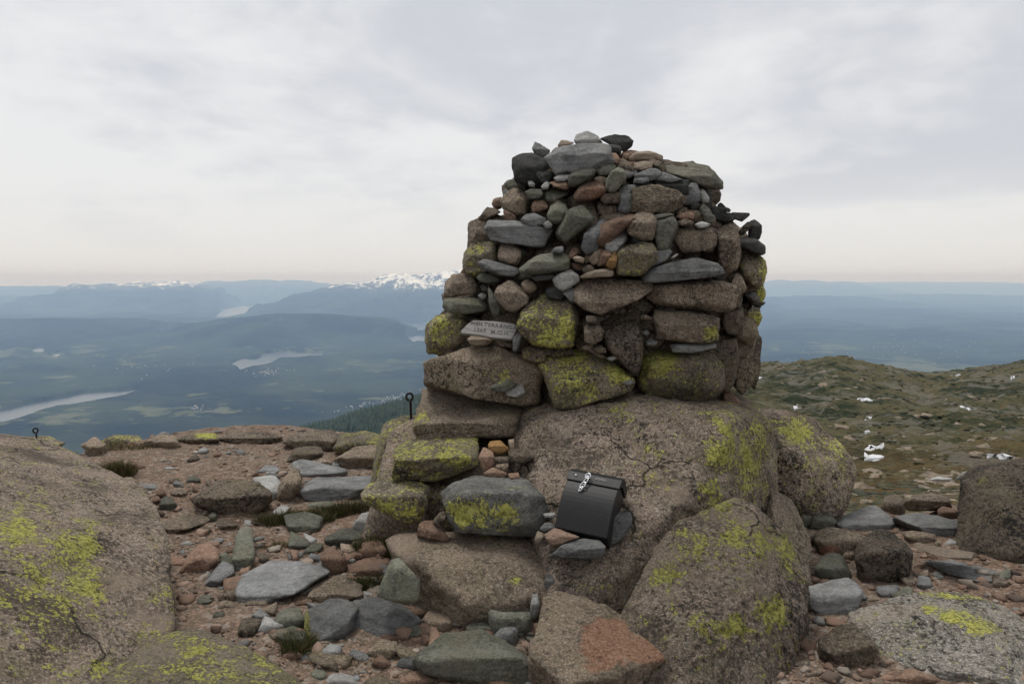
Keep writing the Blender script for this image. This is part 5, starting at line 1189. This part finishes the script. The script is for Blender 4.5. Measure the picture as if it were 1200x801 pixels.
tuft('dry brown green grass hummock beside the upper path', 136, 556, 0, 0.160, 0.120, 1500, 0.170, 1, .45)
tuft('dark grass below the long pale slab', 345, 612, 0, 0.270, 0.091, 2160, 0.117, 2, .25)
tuft('dark grass around the pale green flat stone', 398, 604, 0, 0.216, 0.078, 1980, 0.117, 3, .25)
tuft('dark grass beneath the pale angular block', 455, 645, 0, 0.203, 0.117, 2340, 0.130, 4, .2)
tuft('dark grass along the left edge of the broad granite block', 500, 662, 0, 0.162, 0.078, 1440, 0.117, 5, .4)
tuft('rusty grass between the triangular stone and the granite block', 512, 684, 0, 0.135, 0.078, 1440, 0.104, 6, .75)
tuft('dark moss grass above the large round green stone', 548, 712, 0, 0.189, 0.065, 1980, 0.117, 7, .25)
tuft('dark grass behind the triangular stone', 432, 690, 0, 0.135, 0.052, 1260, 0.091, 8, .2)
tuft('dark moss grass at the mossy end of the largest grey slab', 350, 764, 0, 0.068, 0.078, 1080, 0.104, 9, .25)
tuft('thin rusty grass below the largest grey slab', 405, 778, 0, 0.160, 0.060, 500, 0.040, 10, .8)
tuft('sparse dry grass at the plateau rim', 150, 524, 0, 0.300, 0.120, 900, 0.070, 11, .6)
tuft('rusty grass on the pink gravel below the dark green flagstone', 322, 640, 0, 0.120, 0.050, 400, 0.050, 12, .6)

# ------------------------------------------------------------------ black box leaning on the outcrop
blk, t, b = new_mat('black_painted_metal'); tc_ = t.nodes.new('ShaderNodeTexCoord')
sc_ = noisen(t, tc_.outputs['Object'], 40, 6, .7); t.links.new(mixc(t, ramp(t, sc_, .5, .75), (.008, .008, .009), (.022, .022, .023)), b.inputs['Base Color'])
t.links.new(mathn(t, 'ADD', mathn(t, 'MULTIPLY', sc_, .3), .36), b.inputs['Roughness']); b.inputs['Specular IOR Level'].default_value = .4
chm, t, b = new_mat('worn_chrome'); b.inputs['Base Color'].default_value = (.62, .62, .63, 1); b.inputs['Metallic'].default_value = 1.0
tc_ = t.nodes.new('ShaderNodeTexCoord'); t.links.new(mathn(t, 'ADD', mathn(t, 'MULTIPLY', noisen(t, tc_.outputs['Object'], 90, 3), .4), .12), b.inputs['Roughness'])
grf, t, b = new_mat('scuffed_paint'); tc_ = t.nodes.new('ShaderNodeTexCoord'); t.links.new(mixc(t, ramp(t, noisen(t, tc_.outputs['Object'], 150, 4, .7), .45, .6), (.012, .012, .013), (.13, .13, .13)), b.inputs['Base Color'])
def solid_profile(name, prof, x0, x1, mat, parent, bev=0.004):
    """side profile (y forward-to-back, z up) pulled across x, with rounded edges"""
    n = len(prof); v = [(x0, y, z) for y, z in prof] + [(x1, y, z) for y, z in prof]
    f = [tuple(range(n))[::-1], tuple(range(n, 2 * n))] + [(i, (i + 1) % n, n + (i + 1) % n, n + i) for i in range(n)]
    o = mesh_obj(name, v, f, mat, parent, False); bm = bmesh.new(); bm.from_mesh(o.data); bmesh.ops.recalc_face_normals(bm, faces=bm.faces)
    if bev:
        es = [e for e in bm.edges if len(e.link_faces) == 2 and e.calc_face_angle() > 0.6]
        bmesh.ops.bevel(bm, geom=es, offset=bev, segments=2, affect='EDGES', profile=.5)
    bm.to_mesh(o.data); bm.free()
    return o
def tube(name, pts, r, mat, parent=None, seg=10, closed=False):
    pts = [Vector(p) for p in pts]; n = len(pts); V_, F_ = [], []
    prev = None
    for i, p in enumerate(pts):
        tg = (pts[(i + 1) % n] - pts[i - 1]) if closed else (pts[min(i + 1, n - 1)] - pts[max(i - 1, 0)])
        tg.normalize(); ref = prev if prev is not None else (Vector((1, 0, 0)) if abs(tg.x) < .8 else Vector((0, 0, 1)))
        a = (ref - tg * ref.dot(tg)).normalized(); prev = a; b_ = tg.cross(a)
        for k in range(seg): an = 2 * math.pi * k / seg; V_.append(p + (a * math.cos(an) + b_ * math.sin(an)) * (r[i] if isinstance(r, list) else r))
    m = n if closed else n - 1
    for i in range(m):
        for k in range(seg): j = (i + 1) % n; F_.append((i * seg + k, i * seg + (k + 1) % seg, j * seg + (k + 1) % seg, j * seg + k))
    if not closed: F_ += [tuple(range(seg))[::-1], tuple((n - 1) * seg + k for k in range(seg))]
    return mesh_obj(name, [tuple(v) for v in V_], F_, mat, parent)
BL, BR, TL, TR = P(652, 617, 3.60), P(709, 631, 3.50), P(668, 548, 3.80), P(731, 559, 3.71)
ex = Vector((BR - BL) + (TR - TL)).normalized(); ez = Vector((TL - BL) + (TR - BR)); Hbox = ez.length / 2; ez = (ez - ex * ez.dot(ex)).normalized(); ey = ez.cross(ex)
Wb = float((np.linalg.norm(BR - BL) + np.linalg.norm(TR - TL)) / 2)
box = bpy.data.objects.new('document_box', None); COL.objects.link(box); mid_ = (BL + BR) / 2
box.matrix_world = Matrix(((ex.x, ey.x, ez.x, mid_[0]), (ex.y, ey.y, ez.y, mid_[1]), (ex.z, ey.z, ez.z, mid_[2]), (0, 0, 0, 1)))
tag(box, 'black metal logbook box with a chrome clasp leaning on the outcrop', 'box')
H_ = Hbox * 1.0
fy = lambda s: -0.046 * math.sin(math.pi * min(1, s * 1.0)) - 0.004 * s      # bulging front
prof = [(fy(s), H_ * s) for s in np.linspace(0, 0.80, 13)] + [(0.13, H_ * 0.86), (0.12, 0.0)]
solid_profile('body', prof, -Wb / 2, Wb / 2, blk, box)
lidp = [(fy(0.74) - .007, H_ * .735), (fy(.80) - .010, H_ * .80), (-.030, H_ * .90), (-.008, H_ * .975), (.03, H_ * 1.015), (.075, H_ * 1.02), (.145, H_ * .985), (.145, H_ * .88), (.02, H_ * .86), (fy(0.78) - .001, H_ * .79), (fy(0.74) - .002, H_ * .735)]
lid = solid_profile('lid', lidp, -Wb / 2 - .006, Wb / 2 + .006, blk, box)
cz = H_ * .74; cy = fy(.74) - .014
clasp = mesh_obj('clasp', [(-.012 + a * .014 - .028, cy - .0 + c * .006, cz + .012 + b_ * .030) for a in (0, 1) for b_ in (0, 1) for c in (0, 1)],
                 [(0, 1, 3, 2), (4, 6, 7, 5), (0, 4, 5, 1), (2, 3, 7, 6), (0, 2, 6, 4), (1, 5, 7, 3)], chm, box, False)
def loop_pts(cx, cz_, rx, rz, y, tw=0.0, n=16): return [(cx + rx * math.cos(2 * math.pi * k / n) + tw * math.sin(2 * math.pi * k / n), y - .004 * math.sin(2 * math.pi * k / n + 1), cz_ + rz * math.sin(2 * math.pi * k / n)) for k in range(n)]
tube('clasp_loop', loop_pts(-.030, cz + .030, .013, .014, cy - .004), .0032, chm, clasp, 8, True)
tube('clasp_loop', loop_pts(-.034, cz + .000, .009, .019, cy - .003, .006), .0032, chm, clasp, 8, True)
tube('clasp_loop', loop_pts(-.041, cz - .024, .012, .016, cy - .005, .004), .0034, chm, clasp, 8, True)
tube('clasp_loop', loop_pts(-.046, cz - .044, .007, .013, cy - .003, .004), .0030, chm, clasp, 8, True)
riv = mesh_obj('rivet', ico(2)[0] * np.array([.005, .003, .005]) + np.array([-Wb * .36, fy(.8) - .011, H_ * .83]), ico(2)[1], chm, lid)
lab_ = mesh_obj('scuffed_label', [(Wb * .02, -.0335, H_ * .87), (Wb * .24, -.0335, H_ * .87), (Wb * .24, -.0405, H_ * .815), (Wb * .02, -.0405, H_ * .815)], [(0, 3, 2, 1)], grf, lid, False)

# ------------------------------------------------------------------ iron eye bolts
irn, t, b = new_mat('rusted_black_iron'); tc_ = t.nodes.new('ShaderNodeTexCoord'); nn = noisen(t, tc_.outputs['Object'], 120, 5, .7)
t.links.new(mixc(t, ramp(t, nn, .5, .7), (.014, .013, .013), (.045, .026, .018)), b.inputs['Base Color']); b.inputs['Metallic'].default_value = .4; b.inputs['Roughness'].default_value = .75
def eye_bolt(label, px, ytop, ybase, d, ringr, yaw):
    b0 = P(px, ybase, d); t0 = P(px - 1.5, ytop, d); L = t0[2] - b0[2]
    e = empty('eye_bolt', b0); e.rotation_euler = (0, math.radians(-2), yaw); tag(e, label, 'eye bolt', 'iron eye bolts set in the rock')
    zc = L - ringr - .006
    pts = [(.0, 0, -.08), (0, 0, 0), (.0, 0, zc - ringr * 1.7), (.003, 0, zc - ringr * 1.05)]
    tube('shaft', pts, [.0085, .0085, .0085, .007], irn, e, 10)
    ring = [(-.004 + ringr * math.cos(a), .004 * math.sin(a * .5), zc + ringr * 1.12 * math.sin(a)) for a in np.linspace(-math.pi / 2 + .1, 1.5 * math.pi - .2, 22)]
    tube('ring', ring, .0075, irn, e, 10)
eye_bolt('black iron eye bolt standing in the boulder left of the cairn', 482, 460, 495, 5.0, .021, 0.2)
eye_bolt('short black iron eye bolt on the rim beyond the yellow-splashed outcrop', 43, 501, 514, 7.55, .021, 0.5)

# ------------------------------------------------------------------ weathered name board
bdm, t, b = new_mat('weathered_grey_wood'); tc_ = t.nodes.new('ShaderNodeTexCoord'); mp = t.nodes.new('ShaderNodeMapping'); mp.inputs['Scale'].default_value = (2, 8, 40); t.links.new(tc_.outputs['Object'], mp.inputs[0])
wd = noisen(t, mp.outputs[0], 5, 6, .65, .2); t.links.new(mixc(t, ramp(t, wd, .35, .68), (.20, .195, .185), (.36, .345, .325)), b.inputs['Base Color']); b.inputs['Roughness'].default_value = .9
t.links.new(bump(t, wd, .5, .004), b.inputs['Normal'])
inm, t, b = new_mat('carved_dark_letters'); b.inputs['Base Color'].default_value = (.05, .048, .045, 1); b.inputs['Roughness'].default_value = 1
tc_ = t.nodes.new('ShaderNodeTexCoord'); t.links.new(mixc(t, ramp(t, noisen(t, tc_.outputs['Object'], 120, 3), .35, .6), (.035, .034, .032), (.16, .155, .15)), b.inputs['Base Color'])
dB = cairn_depth(572, 384) - 0.14
c0, c1_, c2_ = P(540, 390, dB), P(600, 397.5, dB), P(551, 370.5, dB + .06)
ex = Vector(c1_ - c0).normalized(); ez = Vector(c2_ - c0); ez = (ez - ex * ez.dot(ex)).normalized(); ey = ez.cross(ex)
board = bpy.data.objects.new('name_board', None); COL.objects.link(board)
board.matrix_world = Matrix(((ex.x, ey.x, ez.x, c0[0]), (ex.y, ey.y, ez.y, c0[1]), (ex.z, ey.z, ez.z, c0[2]), (0, 0, 0, 1)))
tag(board, 'small weathered grey board with carved lettering tucked into the cairn', 'sign')
s_ = dB / F_PX
ol = [(0, 0), (.02, 3.2), (6.5, 13.5), (12.5, 19.0), (40, 21.5), (60, 21.2), (65.5, 17.8), (63.0, 8), (60.3, 0.3), (40, -.5), (20, .4)]
bm = bmesh.new(); fr_ = [bm.verts.new((x * s_, 0, y * s_)) for x, y in ol]; f_ = bm.faces.new(fr_)
r = bmesh.ops.extrude_face_region(bm, geom=[f_]); bmesh.ops.translate(bm, vec=(0, .024, 0), verts=[g for g in r['geom'] if isinstance(g, bmesh.types.BMVert)])
bmesh.ops.recalc_face_normals(bm, faces=bm.faces); bmesh.ops.bevel(bm, geom=list(bm.edges), offset=.0025, segments=2, affect='EDGES')
me = bpy.data.meshes.new('board'); bm.to_mesh(me); bm.free(); me.materials.append(bdm); bo = bpy.data.objects.new('board', me); COL.objects.link(bo); bo.parent = board
def letters(text, x, z, size, name):
    cu = bpy.data.curves.new(name, 'FONT'); cu.body = text; cu.size = size; cu.extrude = .0006; cu.space_character = 1.12; cu.offset = .0004
    ob = bpy.data.objects.new(name, cu); COL.objects.link(ob); dg = bpy.context.evaluated_depsgraph_get(); me = bpy.data.meshes.new_from_object(ob.evaluated_get(dg))
    bpy.data.objects.remove(ob); me.materials.clear(); me.materials.append(inm)
    o = bpy.data.objects.new(name, me); COL.objects.link(o); o.parent = board; o.location = (x, -.0011, z); o.rotation_euler = (math.radians(90), 0, 0); return o
letters('HØLTERRÅNGA', 10.0 * s_, 13.0 * s_, 7.0 * s_, 'lettering')
letters('1265  M.O.H', 14.0 * s_, 4.6 * s_, 7.0 * s_, 'lettering')
crk = mesh_obj('crack', [(46 * s_, -.0008, 9.5 * s_), (46 * s_, -.0008, 10.0 * s_), (62.5 * s_, -.0008, 10.6 * s_), (62.5 * s_, -.0008, 9.7 * s_)], [(0, 3, 2, 1)], inm, board, False)
